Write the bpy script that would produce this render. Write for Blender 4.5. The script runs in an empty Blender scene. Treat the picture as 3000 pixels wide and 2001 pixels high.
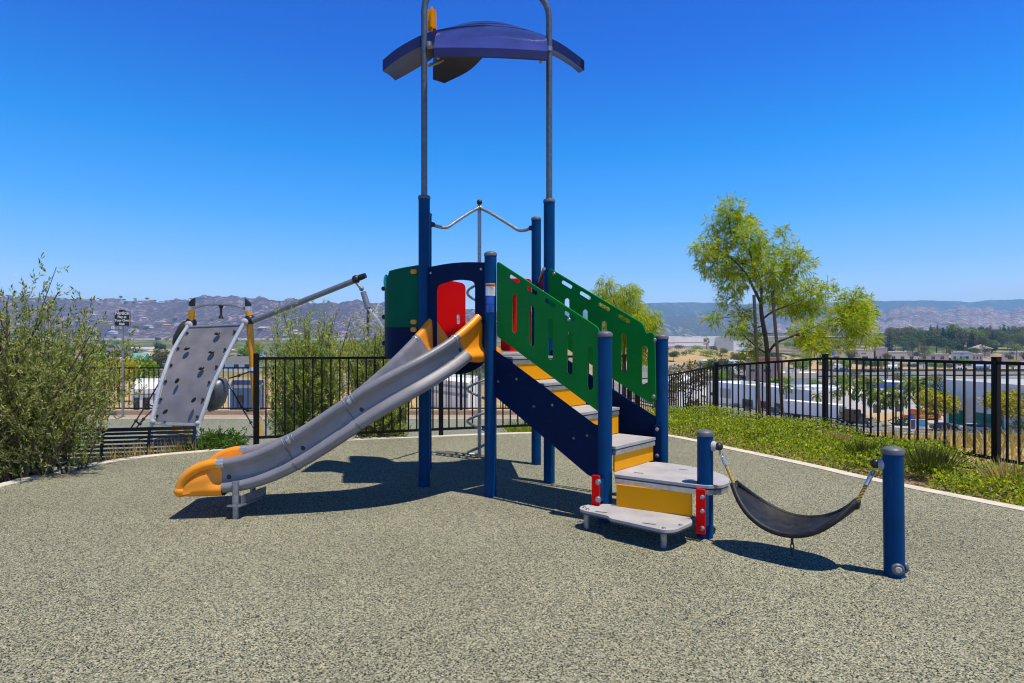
import bpy, bmesh, math, random
import numpy as np
from mathutils import Vector, Matrix
SC = bpy.context.scene
COL = SC.collection
R = math.radians
rnd = random.Random(7)
# ------------------------------------------------------------------ camera, sky, sun, exposure
EYE, F, CX, Y0 = 1.25, 1786.5, 1500.0, 1014.5      # eye height; focal length, centre and horizon in photo pixels (3000 wide)
cam = bpy.data.cameras.new('camera'); camo = bpy.data.objects.new('camera', cam); COL.objects.link(camo)
cam.sensor_width = 36; cam.lens = 36*F/3000; cam.clip_start = .05; cam.clip_end = 40000
cam.shift_y = 14/3000
camo.location = (0, 0, EYE); camo.rotation_euler = (R(90), 0, 0)
SC.camera = camo
SUN_EL, SUN_AZ = 73.5, (0.84, -0.54)               # direction towards the sun in plan
W = bpy.data.worlds.new('World'); SC.world = W; W.use_nodes = True
nt = W.node_tree; nt.nodes.clear()
def N(t, kind, **kw):
    n = t.nodes.new(kind)
    for k, v in kw.items():
        if k.startswith('i_'):
            n.inputs[k[2:].replace('_', ' ')].default_value = v
        else: setattr(n, k, v)
    return n
sky = N(nt, 'ShaderNodeTexSky', sky_type='NISHITA', sun_disc=False)
sky.sun_elevation = R(SUN_EL); sky.sun_rotation = math.atan2(SUN_AZ[0], SUN_AZ[1])
sky.altitude = 300; sky.air_density = 1.0; sky.dust_density = .6; sky.ozone_density = 2.5
hsv = N(nt, 'ShaderNodeHueSaturation'); hsv.inputs['Saturation'].default_value = 1.0
tc = N(nt, 'ShaderNodeTexCoord'); sx = N(nt, 'ShaderNodeSeparateXYZ')
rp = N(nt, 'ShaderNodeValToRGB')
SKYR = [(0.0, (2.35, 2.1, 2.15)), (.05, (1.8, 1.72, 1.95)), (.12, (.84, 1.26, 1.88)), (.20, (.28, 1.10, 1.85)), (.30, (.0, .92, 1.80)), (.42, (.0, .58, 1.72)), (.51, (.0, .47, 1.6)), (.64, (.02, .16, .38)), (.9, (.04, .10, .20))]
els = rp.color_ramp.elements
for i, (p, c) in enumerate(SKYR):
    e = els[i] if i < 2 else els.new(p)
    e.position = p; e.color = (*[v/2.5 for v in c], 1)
mul = N(nt, 'ShaderNodeMixRGB', blend_type='MULTIPLY'); mul.inputs[0].default_value = 1
bg = N(nt, 'ShaderNodeBackground'); bg.inputs['Strength'].default_value = .109
gain = N(nt, 'ShaderNodeMixRGB', blend_type='MULTIPLY'); gain.inputs[0].default_value = 1; gain.inputs[2].default_value = (2.5, 2.5, 2.5, 1)
out = N(nt, 'ShaderNodeOutputWorld')
L = nt.links.new
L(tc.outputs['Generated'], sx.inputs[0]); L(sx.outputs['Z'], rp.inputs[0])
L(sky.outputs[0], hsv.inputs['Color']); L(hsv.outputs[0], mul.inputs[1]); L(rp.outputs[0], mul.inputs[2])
cm = N(nt, 'ShaderNodeMapping'); cm.inputs['Scale'].default_value = (7, 7, 26); cn_ = N(nt, 'ShaderNodeTexNoise'); cn_.inputs['Scale'].default_value = 1.0; cn_.inputs['Detail'].default_value = 7
cr_ = N(nt, 'ShaderNodeMapRange'); cr_.inputs['From Min'].default_value = .56; cr_.inputs['From Max'].default_value = .74; cb = N(nt, 'ShaderNodeMapRange'); cb.inputs['From Min'].default_value = .105; cb.inputs['From Max'].default_value = .06
cx2 = N(nt, 'ShaderNodeMapRange'); cx2.inputs['From Min'].default_value = .42; cx2.inputs['From Max'].default_value = .60; cmul = N(nt, 'ShaderNodeMath', operation='MULTIPLY'); cmul2 = N(nt, 'ShaderNodeMath', operation='MULTIPLY'); cmix = N(nt, 'ShaderNodeMixRGB'); cmix.inputs[2].default_value = (3.0, 3.0, 3.1, 1)
L(tc.outputs['Generated'], cm.inputs[0]); L(cm.outputs[0], cn_.inputs['Vector']); L(cn_.outputs['Fac'], cr_.inputs['Value']); L(sx.outputs['Z'], cb.inputs['Value']); L(sx.outputs['X'], cx2.inputs['Value'])
L(cr_.outputs[0], cmul.inputs[0]); L(cb.outputs[0], cmul.inputs[1]); L(cmul.outputs[0], cmul2.inputs[0]); L(cx2.outputs[0], cmul2.inputs[1]); L(cmul2.outputs[0], cmix.inputs[0]); L(mul.outputs[0], cmix.inputs[1])
L(cmix.outputs[0], gain.inputs[1]); L(gain.outputs[0], bg.inputs['Color']); L(bg.outputs[0], out.inputs['Surface'])
sun = bpy.data.lights.new('sun', 'SUN'); suno = bpy.data.objects.new('sun', sun); COL.objects.link(suno)
sun.energy = 5.0; sun.angle = R(.5); sun.color = (1, .93, .79)
sd = Vector((SUN_AZ[0]*math.cos(R(SUN_EL)), SUN_AZ[1]*math.cos(R(SUN_EL)), math.sin(R(SUN_EL))))
suno.rotation_euler = sd.to_track_quat('Z', 'Y').to_euler()
SC.view_settings.view_transform = 'Standard'; SC.view_settings.look = 'None'
SC.view_settings.exposure = 0.15; SC.view_settings.gamma = 1
SC.cycles.pixel_filter_type = 'BLACKMAN_HARRIS'; SC.cycles.filter_width = 1.15
SC.cycles.max_bounces = 6; SC.cycles.transparent_max_bounces = 8; SC.cycles.volume_bounces = 1
# ------------------------------------------------------------------ helpers
def at(x, y, d):
    "photo pixel + distance -> world point"
    return Vector(((x-CX)/F*d, d, EYE-(y-Y0)*d/F))
def gr(x, y, z=0.0):
    "photo pixel on the level z"
    d = F*(EYE-z)/(y-Y0); return Vector(((x-CX)/F*d, d, z))
def tag(o, label=None, cat=None, group=None, kind=None):
    if label: o['label'] = label
    if cat: o['category'] = cat
    if group: o['group'] = group
    if kind: o['kind'] = kind
    return o
def thing(name, loc, label, cat, group=None):
    o = bpy.data.objects.new(name, None); COL.objects.link(o); o.location = loc; o.empty_display_size = .1
    return tag(o, label, cat, group)
def wloc(o):
    v = Vector((0, 0, 0))
    while o is not None: v = v + o.location; o = o.parent
    return v
def copy_tree(o, parent=None):
    c = o.copy(); COL.objects.link(c)
    if parent is not None: c.parent = parent
    for ch in list(o.children): copy_tree(ch, c)
    return c
class MB:
    def __init__(s): s.v = []; s.f = []; s.m = []; s.mi = 0
    def add(s, vs, fs):
        b = len(s.v); s.v += [tuple(p) for p in vs]; s.f += [tuple(b+i for i in f) for f in fs]; s.m += [s.mi]*len(fs); return s
    def box(s, c, size, rot=None, bev=0.0):
        x, y, z = [k/2 for k in size]; M = rot or Matrix.Identity(3); c = Vector(c)
        if bev <= 0:
            vs = [c+M@Vector((a*x, b*y, d*z)) for a in (-1, 1) for b in (-1, 1) for d in (-1, 1)]
            return s.add(vs, [(0, 1, 3, 2), (4, 6, 7, 5), (0, 4, 5, 1), (2, 3, 7, 6), (0, 2, 6, 4), (1, 5, 7, 3)])
        bm = bmesh.new(); bmesh.ops.create_cube(bm, size=1)
        bmesh.ops.scale(bm, vec=(2*x, 2*y, 2*z), verts=bm.verts)
        bmesh.ops.bevel(bm, geom=list(bm.edges), offset=min(bev, x*.9, y*.9, z*.9), segments=2, affect='EDGES')
        bm.verts.ensure_lookup_table()
        s.add([c+M@v.co for v in bm.verts], [[v.index for v in f.verts] for f in bm.faces]); bm.free(); return s
    def tube(s, pts, r, seg=12, caps=True, closed=False):
        pts = [Vector(p) for p in pts]; n = len(pts); rs = r if isinstance(r, (list, tuple)) else [r]*n
        up = None; rings = []
        for i, p in enumerate(pts):
            a = pts[(i-1) % n] if (i > 0 or closed) else pts[i]; b = pts[(i+1) % n] if (i < n-1 or closed) else pts[i]
            t = (b-a).normalized()
            if up is None:
                up = Vector((0, 0, 1)) if abs(t.z) < .9 else Vector((1, 0, 0))
            up = (up-t*up.dot(t)).normalized(); q = t.cross(up)
            rings.append([p+(up*math.cos(2*math.pi*k/seg)+q*math.sin(2*math.pi*k/seg))*rs[i] for k in range(seg)])
        vs = [v for rg in rings for v in rg]; fs = []
        for i in range(n if closed else n-1):
            for k in range(seg):
                j = (i+1) % n
                fs.append((i*seg+k, i*seg+(k+1) % seg, j*seg+(k+1) % seg, j*seg+k))
        if caps and not closed: fs.append(tuple(range(seg-1, -1, -1))); fs.append(tuple((n-1)*seg+k for k in range(seg)))
        return s.add(vs, fs)
    def lathe(s, o, prof, axis=(0, 0, 1), seg=20):
        "prof = (radius, height) pairs along axis"
        o = Vector(o); q = Vector(axis).normalized().to_track_quat('Z', 'Y'); vs = []; fs = []; n = len(prof)
        for (r, h) in prof:
            for k in range(seg): vs.append(o+q@Vector((r*math.cos(2*math.pi*k/seg), r*math.sin(2*math.pi*k/seg), h)))
        for i in range(n-1):
            for k in range(seg): fs.append((i*seg+k, i*seg+(k+1) % seg, (i+1)*seg+(k+1) % seg, (i+1)*seg+k))
        fs.append(tuple(range(seg-1, -1, -1))); fs.append(tuple((n-1)*seg+k for k in range(seg)))
        return s.add(vs, fs)
    def ball(s, c, r, seg=14, sq=(1, 1, 1), rot=None):
        c = Vector(c); M = rot or Matrix.Identity(3); m = seg//2+1; vs = []; fs = []
        for i in range(m):
            th = math.pi*i/(m-1)
            for k in range(seg):
                ph = 2*math.pi*k/seg
                vs.append(c+M@Vector((r*sq[0]*math.sin(th)*math.cos(ph), r*sq[1]*math.sin(th)*math.sin(ph), r*sq[2]*math.cos(th))))
        for i in range(m-1):
            for k in range(seg): fs.append((i*seg+k, (i+1)*seg+k, (i+1)*seg+(k+1) % seg, i*seg+(k+1) % seg))
        return s.add(vs, fs)
    def prism(s, poly, z0, z1):
        n = len(poly)
        vs = [(p[0], p[1], z0) for p in poly]+[(p[0], p[1], z1) for p in poly]
        fs = [tuple(range(n-1, -1, -1)), tuple(range(n, 2*n))]+[(i, (i+1) % n, n+(i+1) % n, n+i) for i in range(n)]
        return s.add(vs, fs)
    def build(s, name, mat, parent=None, smooth=True, ang=35):
        me = bpy.data.meshes.new(name); off = wloc(parent) if parent else Vector((0, 0, 0))
        me.from_pydata([(p[0]-off.x, p[1]-off.y, p[2]-off.z) for p in s.v], [], s.f)
        me.validate(); bm = bmesh.new(); bm.from_mesh(me); bmesh.ops.recalc_face_normals(bm, faces=bm.faces); bm.to_mesh(me); bm.free()
        return link(name, me, mat, parent, smooth, ang, s.m if any(s.m) else None)
def link(name, me, mat, parent=None, smooth=True, ang=35, mi=None):
    for m in (mat if isinstance(mat, (list, tuple)) else [mat]): me.materials.append(m)
    if mi is not None and len(mi) == len(me.polygons): me.polygons.foreach_set('material_index', mi)
    if smooth:
        me.polygons.foreach_set('use_smooth', [True]*len(me.polygons)); me.set_sharp_from_angle(angle=R(ang))
    me.update()
    o = bpy.data.objects.new(name, me); COL.objects.link(o)
    if parent: o.parent = parent
    return o
def catmull(pts, per=6):
    pts = [Vector(p) for p in pts]; P = [pts[0]*2-pts[1]]+pts+[pts[-1]*2-pts[-2]]; o = []
    for i in range(1, len(P)-2):
        for k in range(per):
            t = k/per; a, b, c, d = P[i-1], P[i], P[i+1], P[i+2]
            o.append(.5*((2*b)+(c-a)*t+(2*a-5*b+4*c-d)*t*t+(3*b-a-3*c+d)*t**3))
    o.append(pts[-1]); return o
def curve_mesh(cu):
    o = bpy.data.objects.new('tmp', cu); COL.objects.link(o)
    dg = bpy.context.evaluated_depsgraph_get(); dg.update()
    me = bpy.data.meshes.new_from_object(o.evaluated_get(dg))
    bpy.data.objects.remove(o); bpy.data.curves.remove(cu); return me
def panel(name, outer, holes, th, origin, xdir, mat, parent, bev=.004, ydir=(0, 0, 1)):
    "flat board with holes: 2D outline in the plane (xdir, ydir), extruded th"
    cu = bpy.data.curves.new('c', 'CURVE'); cu.dimensions = '2D'; cu.fill_mode = 'BOTH'
    cu.extrude = th/2-bev; cu.bevel_depth = bev; cu.bevel_resolution = 1; cu.offset = -bev
    for pl in [outer]+holes:
        sp = cu.splines.new('POLY'); sp.points.add(len(pl)-1)
        for i, p in enumerate(pl): sp.points[i].co = (p[0], p[1], 0, 1)
        sp.use_cyclic_u = True
    me = curve_mesh(cu)
    xd = Vector(xdir).normalized(); yd = Vector(ydir).normalized(); zd = xd.cross(yd)
    M = Matrix((xd, yd, zd)).transposed().to_4x4(); off = wloc(parent) if parent else Vector((0, 0, 0))
    M.translation = Vector(origin)-off
    me.transform(M); me.materials.clear()
    return link(name, me, mat, parent, True, 30)
def text(name, s, size, origin, xdir, mat, parent, ydir=(0, 0, 1), align='CENTER', th=.001, bold=0.0):
    cu = bpy.data.curves.new('t', 'FONT'); cu.body = s; cu.size = size; cu.align_x = align; cu.extrude = th; cu.offset = bold
    me = curve_mesh(cu); xd = Vector(xdir).normalized(); yd = Vector(ydir).normalized(); zd = xd.cross(yd)
    M = Matrix((xd, yd, zd)).transposed().to_4x4(); M.translation = Vector(origin)-(wloc(parent) if parent else Vector((0, 0, 0)))
    me.transform(M); me.materials.clear(); return link(name, me, mat, parent, False)
def slot(cx, cy, w, h, n=6, rot=0.0):
    "rounded slot outline"
    r = min(w, h)/2; pts = []
    for (sx, sy, a0) in ((1, 1, 0), (-1, 1, 90), (-1, -1, 180), (1, -1, 270)):
        for k in range(n+1):
            a = R(a0+90*k/n); pts.append((sx*(w/2-r)+r*math.cos(a), sy*(h/2-r)+r*math.sin(a)))
    c, s = math.cos(rot), math.sin(rot)
    return [(cx+p[0]*c-p[1]*s, cy+p[0]*s+p[1]*c) for p in pts]
def rounded(poly, r, n=5):
    "round the corners of a polygon; r may be a list"
    out = []; m = len(poly)
    for i in range(m):
        p = Vector(poly[i]).to_2d(); a = Vector(poly[i-1]).to_2d(); b = Vector(poly[(i+1) % m]).to_2d()
        rr = r[i] if isinstance(r, (list, tuple)) else r
        rr = min(rr, (a-p).length*.45, (b-p).length*.45)
        s = p+(a-p).normalized()*rr; e = p+(b-p).normalized()*rr
        for k in range(n+1):
            t = k/n; q = (1-t)**2*s+2*(1-t)*t*p+t*t*e; out.append((q.x, q.y))
    return out
# ------------------------------------------------------------------ materials
def mat(name, col, rough=.5, metal=0.0, var=.12, scale=8.0, bump=0.0, bscale=200.0, spec=.5, col2=None, coat=0.0):
    m = bpy.data.materials.new(name); m.use_nodes = True; t = m.node_tree; b = t.nodes['Principled BSDF']
    b.inputs['Roughness'].default_value = rough; b.inputs['Metallic'].default_value = metal
    b.inputs['Specular IOR Level'].default_value = spec; b.inputs['Coat Weight'].default_value = coat
    co = N(t, 'ShaderNodeTexCoord')
    no = N(t, 'ShaderNodeTexNoise'); no.inputs['Scale'].default_value = scale; no.inputs['Detail'].default_value = 5
    ra = N(t, 'ShaderNodeValToRGB'); ra.color_ramp.elements[0].position = .3; ra.color_ramp.elements[1].position = .7
    c2 = col2 or tuple(min(1, c*(1+var)) for c in col)
    ra.color_ramp.elements[0].color = (*[c*(1-var) if not col2 else c for c in col], 1); ra.color_ramp.elements[1].color = (*c2, 1)
    t.links.new(co.outputs['Object'], no.inputs['Vector']); t.links.new(no.outputs['Fac'], ra.inputs[0]); t.links.new(ra.outputs[0], b.inputs['Base Color'])
    mr = N(t, 'ShaderNodeMapRange'); mr.inputs['To Min'].default_value = max(.02, rough-.1); mr.inputs['To Max'].default_value = min(1, rough+.1)
    t.links.new(no.outputs['Fac'], mr.inputs['Value']); t.links.new(mr.outputs[0], b.inputs['Roughness'])
    if bump:
        n2 = N(t, 'ShaderNodeTexNoise'); n2.inputs['Scale'].default_value = bscale; n2.inputs['Detail'].default_value = 3
        bp = N(t, 'ShaderNodeBump'); bp.inputs['Strength'].default_value = bump; bp.inputs['Distance'].default_value = .01
        t.links.new(co.outputs['Object'], n2.inputs['Vector']); t.links.new(n2.outputs['Fac'], bp.inputs['Height']); t.links.new(bp.outputs[0], b.inputs['Normal'])
    return m
def worn(m, amt=.25, tone=(.45, .44, .42), scale=9.0, stretch=(1, 1, 6)):
    "thin scratches and dust mixed over a paint"
    t = m.node_tree; b = t.nodes['Principled BSDF']; src = b.inputs['Base Color'].links[0].from_socket
    co = N(t, 'ShaderNodeTexCoord'); mp = N(t, 'ShaderNodeMapping'); mp.inputs['Scale'].default_value = stretch; n1 = N(t, 'ShaderNodeTexNoise'); n1.inputs['Scale'].default_value = scale; n1.inputs['Detail'].default_value = 10; n1.inputs['Roughness'].default_value = .75
    r_ = N(t, 'ShaderNodeMapRange'); r_.inputs['From Min'].default_value = .56; r_.inputs['From Max'].default_value = .74; r_.inputs['To Max'].default_value = amt
    mx = N(t, 'ShaderNodeMixRGB'); mx.inputs[2].default_value = (*tone, 1)
    t.links.new(co.outputs['Object'], mp.inputs[0]); t.links.new(mp.outputs[0], n1.inputs['Vector']); t.links.new(n1.outputs['Fac'], r_.inputs['Value']); t.links.new(r_.outputs[0], mx.inputs[0]); t.links.new(src, mx.inputs[1]); t.links.new(mx.outputs[0], b.inputs['Base Color'])
    return m
def leafmat(name, cols, trans=.35, rough=.5):
    m = bpy.data.materials.new(name); m.use_nodes = True; t = m.node_tree; b = t.nodes['Principled BSDF']; o = t.nodes['Material Output']
    g = N(t, 'ShaderNodeNewGeometry'); ra = N(t, 'ShaderNodeValToRGB'); n = len(cols)
    for i, c in enumerate(cols):
        e = ra.color_ramp.elements[i] if i < 2 else ra.color_ramp.elements.new(.5)
        e.position = i/(n-1); e.color = (*c, 1)
    t.links.new(g.outputs['Random Per Island'], ra.inputs[0]); t.links.new(ra.outputs[0], b.inputs['Base Color'])
    b.inputs['Roughness'].default_value = rough; b.inputs['Specular IOR Level'].default_value = .35
    tr = N(t, 'ShaderNodeBsdfTranslucent'); mx = N(t, 'ShaderNodeMixShader'); mx.inputs[0].default_value = trans
    br = N(t, 'ShaderNodeMixRGB', blend_type='MULTIPLY'); br.inputs[0].default_value = 1; br.inputs[2].default_value = (1.5, 1.6, .6, 1)
    t.links.new(ra.outputs[0], br.inputs[1]); t.links.new(br.outputs[0], tr.inputs[0])
    t.links.new(b.outputs[0], mx.inputs[1]); t.links.new(tr.outputs[0], mx.inputs[2]); t.links.new(mx.outputs[0], o.inputs['Surface'])
    return m
def rubber(name, cols, cell, fine):
    "bonded rubber granules"
    m = bpy.data.materials.new(name); m.use_nodes = True; t = m.node_tree; b = t.nodes['Principled BSDF']
    co = N(t, 'ShaderNodeTexCoord'); wn = N(t, 'ShaderNodeTexNoise'); wn.inputs['Scale'].default_value = cell*1.4
    mxv = N(t, 'ShaderNodeMixRGB', blend_type='ADD'); mxv.inputs[0].default_value = .28/cell
    vo = N(t, 'ShaderNodeTexVoronoi'); vo.inputs['Scale'].default_value = cell; vo.feature = 'F1'
    wh = N(t, 'ShaderNodeSeparateColor'); ra = N(t, 'ShaderNodeValToRGB'); ra.color_ramp.interpolation = 'CONSTANT'
    for i, (p, c) in enumerate(cols):
        e = ra.color_ramp.elements[i] if i < 2 else ra.color_ramp.elements.new(p)
        e.position = p; e.color = (*c, 1)
    t.links.new(co.outputs['Object'], wn.inputs['Vector']); t.links.new(co.outputs['Object'], mxv.inputs[1]); t.links.new(wn.outputs['Color'], mxv.inputs[2])
    t.links.new(mxv.outputs[0], vo.inputs['Vector']); t.links.new(vo.outputs['Color'], wh.inputs[0]); t.links.new(wh.outputs[0], ra.inputs[0])
    lg = N(t, 'ShaderNodeTexNoise'); lg.inputs['Scale'].default_value = .9; lg.inputs['Detail'].default_value = 6
    lr = N(t, 'ShaderNodeMapRange'); lr.inputs['From Min'].default_value = .3; lr.inputs['From Max'].default_value = .7; lr.inputs['To Min'].default_value = .88; lr.inputs['To Max'].default_value = 1.10
    mu = N(t, 'ShaderNodeMixRGB', blend_type='MULTIPLY'); mu.inputs[0].default_value = 1
    t.links.new(co.outputs['Object'], lg.inputs['Vector']); t.links.new(lg.outputs['Fac'], lr.inputs['Value'])
    t.links.new(ra.outputs[0], mu.inputs[1]); t.links.new(lr.outputs[0], mu.inputs[2]); t.links.new(mu.outputs[0], b.inputs['Base Color'])
    bp = N(t, 'ShaderNodeBump'); bp.inputs['Strength'].default_value = .4; bp.inputs['Distance'].default_value = .003
    t.links.new(vo.outputs['Distance'], bp.inputs['Height']); bp.invert = True; t.links.new(bp.outputs[0], b.inputs['Normal'])
    b.inputs['Roughness'].default_value = .85; b.inputs['Specular IOR Level'].default_value = .2
    return m
M = {}
M['navy'] = mat('navy_paint', (.0006, .048, .160), .42, var=.14, scale=5, spec=.08)
M['navy_board'] = mat('navy_board', (.0008, .012, .058), .5, var=.1, scale=4, bump=.15, bscale=900, spec=.08)
M['green'] = mat('green_board', (.0015, .205, .030), .45, var=.1, scale=3, bump=.15, bscale=900, spec=.12)
M['teal'] = mat('teal_green_plastic', (.001, .105, .056), .5, var=.1, scale=3, spec=.05)
M['red'] = mat('red_board', (.92, .003, .003), .5, var=.08, scale=3, spec=.1)
M['yellow'] = mat('yellow_board', (.85, .345, .002), .5, var=.06, scale=3, spec=.12)
M['orange'] = mat('orange_plastic', (.86, .29, .006), .38, var=.07, scale=6, bump=.1, bscale=600)
M['slidegrey'] = mat('grey_moulded_plastic', (.205, .20, .222), .34, var=.14, scale=7, bump=.15, bscale=400)
M['board_grey'] = mat('grey_tread_board', (.40, .385, .40), .6, var=.14, scale=6, bump=.3, bscale=700, spec=.25)
M['board_dark'] = mat('dark_board_edge', (.06, .06, .065), .6)
M['alu'] = mat('aluminium', (.52, .53, .56), .34, .75, var=.15, scale=30)
M['galv'] = mat('galvanised_steel', (.30, .315, .34), .42, .7, var=.3, scale=40)
M['galvdark'] = mat('grey_steel_pipe', (.13, .145, .17), .45, .5, var=.2, scale=30)
M['capgrey'] = mat('grey_plastic_cap', (.105, .112, .135), .5, var=.15, scale=30)
M['black'] = mat('black_rubber', (.012, .012, .014), .45, var=.3, scale=30)
M['seat'] = mat('black_rubber_seat', (.014, .013, .015), .5, var=.5, scale=18, bump=.25, bscale=300, spec=.35)
M['canopy'] = mat('lit_violet_blue_plastic', (.040, .055, .26), .16, var=.25, scale=3, coat=.3)  # front leaf: reflected light put into a lighter tone of the roof plastic
M['canopy_shade'] = mat('shaded_indigo_plastic', (.009, .016, .105), .45, var=.2, scale=3, spec=.25)  # same roof plastic, shade of side leaves and rim put into the colour
M['canopy_under_shade'] = mat('shaded_canopy_underside', (.03, .03, .06), .5)  # same roof plastic, rear leaf coloured dark for the shade underneath
M['rope'] = mat('yellow_rope', (.42, .27, .06), .8, var=.5, scale=120)
M['white'] = mat('white_print', (.8, .8, .78), .5, var=.05)
M['blacktext'] = mat('black_print', (.01, .01, .012), .5)
M['bluelabel'] = mat('blue_label', (.01, .10, .55), .45, var=.1)
M['blueprint'] = mat('dark_blue_print', (.004, .03, .25), .45)
M['orangelabel'] = mat('orange_label', (.8, .18, .01), .45, var=.1)
M['fence'] = mat('black_fence_paint', (.005, .005, .006), .4, var=.3, scale=30, spec=.18)
M['kerb'] = mat('pale_concrete', (.60, .54, .45), .85, var=.14, scale=7, bump=.4, bscale=160)
M['concrete'] = mat('grey_concrete', (.42, .40, .37), .85, var=.15, scale=3, bump=.3, bscale=100)
M['mulch'] = mat('bark_mulch', (.24, .17, .13), .95, scale=60, col2=(.48, .37, .30), bump=1.0, bscale=90)
M['soil'] = mat('dry_soil', (.16, .12, .06), .95, scale=25, col2=(.30, .22, .12), bump=.8, bscale=60)
M['bark'] = mat('brown_bark', (.055, .035, .022), .9, scale=40, col2=(.13, .085, .055), bump=.6, bscale=120)
M['stake'] = mat('weathered_wood', (.16, .11, .07), .9, scale=30, col2=(.24, .18, .12), bump=.4, bscale=100)
M['rubber'] = rubber('speckled_rubber', [(0, (.020, .023, .019)), (.21, (.178, .175, .122)), (.50, (.315, .300, .210)), (.80, (.095, .116, .094)), (.89, (.455, .425, .305))], 180, 0)
M['rubber2'] = rubber('speckled_green_rubber', [(0, (.06, .07, .06)), (.2, (.20, .215, .165)), (.55, (.30, .29, .21)), (.85, (.15, .18, .15))], 95, 0)
worn(M['slidegrey'], .35, (.34, .33, .34), 7, (1, 1, 1)); worn(M['navy'], .07, (.30, .34, .40), 6, (3, 3, .6)); worn(M['green'], .07, (.25, .40, .30), 7, (1, 1, 3)); worn(M['board_grey'], .30, (.16, .15, .14), 8, (1, 1, 1)); worn(M['yellow'], .10, (.50, .36, .20), 9, (1, 1, 3))
worn(M['orange'], .12, (.80, .55, .30), 8, (1, 1, 1)); worn(M['seat'], .30, (.13, .13, .13), 14, (1, 1, 1)); worn(M['navy_board'], .06, (.2, .22, .28), 8, (1, 1, 3)); worn(M['kerb'], .55, (.30, .26, .20), 5, (1, 1, 1))
# ------------------------------------------------------------------ setting near the camera
KERB = [(-4.4, 2.0), (-4.62, 3.8), (-4.55, 5.1), (-4.449, 6.133), (-4.155, 6.798), (-3.62, 7.21), (-2.8, 7.75), (-1.91, 8.164), (-1.289, 8.316), (-.615, 8.516), (.275, 8.72), (1.3, 8.82), (2.0, 8.62), (2.411, 7.932), (2.575, 7.481), (2.90, 6.76), (3.13, 6.2), (3.319, 5.69), (3.873, 4.612), (4.6, 3.3), (5.0, 1.8)]
kc = [(p.x, p.y) for p in catmull([(x, y, 0) for x, y in KERB], 5)]
def offset2(pl, d):
    o = []
    for i, p in enumerate(pl):
        a = Vector(pl[max(i-1, 0)]); b = Vector(pl[min(i+1, len(pl)-1)]); t = (b-a).normalized(); o.append((p[0]-t.y*d, p[1]+t.x*d))
    return o
b = MB(); b.prism([(5.0, -6), (-4.4, -6)]+kc, -.9, 0.0); tag(b.build('rubber_surface', M['rubber'], smooth=False), kind='structure')
ki, ko = kc, offset2(kc, .14)
b = MB(); n = len(ki)
vs = [(x, y, z) for (x, y), (X, Y) in zip(ki, ko) for (x, y, z) in ((x, y, -.9), (x, y, .006), (X, Y, .006), (X, Y, -.9))]
b.add(vs, [(4*i+k, 4*i+k+1, 4*i+5+k, 4*i+4+k) for i in range(n-1) for k in range(3)])
tag(b.build('kerb_strip', M['kerb'], smooth=False), kind='structure')
# planting bed on the right, between kerb and fence
bed_in = [p for p in ko if p[0] > .4 and p[1] > 1.7]
FR = [(5.62, 4.0), (5.08, 6.4), (4.52, 8.8), (3.55, 10.6), (3.2, 12.9), (2.75, 15.2)]     # fence line, right
b = MB(); inn = [p for p in bed_in]; b.prism(inn+[(6.6, 1.8), (5.9, 4.0), (5.35, 6.4), (4.8, 8.9), (3.9, 10.6), (2.6, 10.6), (1.2, 10.4), (.3, 9.6)], -1.3, -.045)
tag(b.build('planting_bed', M['soil'], smooth=False), kind='structure')
b = MB(); b.prism([(-14, 4.2), (-4.7, 4.2)]+[p for p in ko if p[0] < .4 and p[1] > 4.2]+[(.4, 9.6), (1.0, 10.5), (2.3, 15.0), (2.3, 15.45), (-14, 15.45)], -1.6, -.5)
tag(b.build('lower_rubber_surface', M['rubber2'], smooth=False), kind='structure')
b = MB(); b.prism([(-14, 14.75), (2.3, 14.75), (2.3, 14.9), (-14, 14.9)], -.6, -.494); tag(b.build('edging_strip', M['kerb'], smooth=False), kind='structure')
b = MB(); b.prism([(-14, 14.9), (2.3, 14.9), (2.3, 15.45), (-14, 15.45)], -.6, -.488); tag(b.build('mulch_bed', M['mulch'], smooth=False), kind='structure')
b = MB(); b.box((-5.85, 15.55, -.75), (16.5, .2, .74), bev=.015)
tag(tag(b.build('retaining_wall', mat('tan_wall', (.44, .31, .21), .9, scale=4, bump=.3), smooth=False)), 'low tan retaining wall under the black fence behind the climbing frame', 'wall')
b = MB(); sl = [p for p in ko if p[1] > 3.0 and p[0] < -2.6]; s2 = offset2(sl, .55)
nv = len(sl); b.add([(x, y, -.07) for x, y in sl]+[(x, y, -.494) for x, y in s2], [(i, i+1, nv+i+1, nv+i) for i in range(nv-1)])
tag(b.build('planting_slope', M['soil'], smooth=False), kind='structure')
# ------------------------------------------------------------------ play tower
PA, PB, PC, PD, PE = [Vector(p) for p in ((-.786, 5.46, 0), (-.18, 5.10, 0), (.341, 5.59, 0), (.257, 6.46, 0), (-.876, 6.26, 0))]
PF, PG, PL, PR = [Vector(p) for p in ((.665, 4.36, 0), (1.216, 4.95, 0), (1.267, 4.0, 0), (2.088, 3.33, 0))]
UP = Vector((0, 0, 1))
tower = thing('play_tower', (-.2, 5.7, 0), 'blue post play tower with grey slide, green stair panels and violet canopy on tall pipes', 'playground equipment')
def post(p, h, parent, cap=True, r=.051, name='post', lean=(0, 0)):
    b = MB(); t = Vector((p.x+lean[0], p.y+lean[1], h)); b.tube([p-UP*.0, t], r, 28); o = b.build(name, M['navy'], parent)
    if cap:
        c = MB(); c.lathe(t-UP*.028, [(r+.001, 0), (r+.004, .004), (r+.004, .022), (r+.001, .027), (r*.8, .036), (r*.4, .042), (.002, .044)], seg=28); c.build('post_cap', M['capgrey'], o)
    return o
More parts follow.
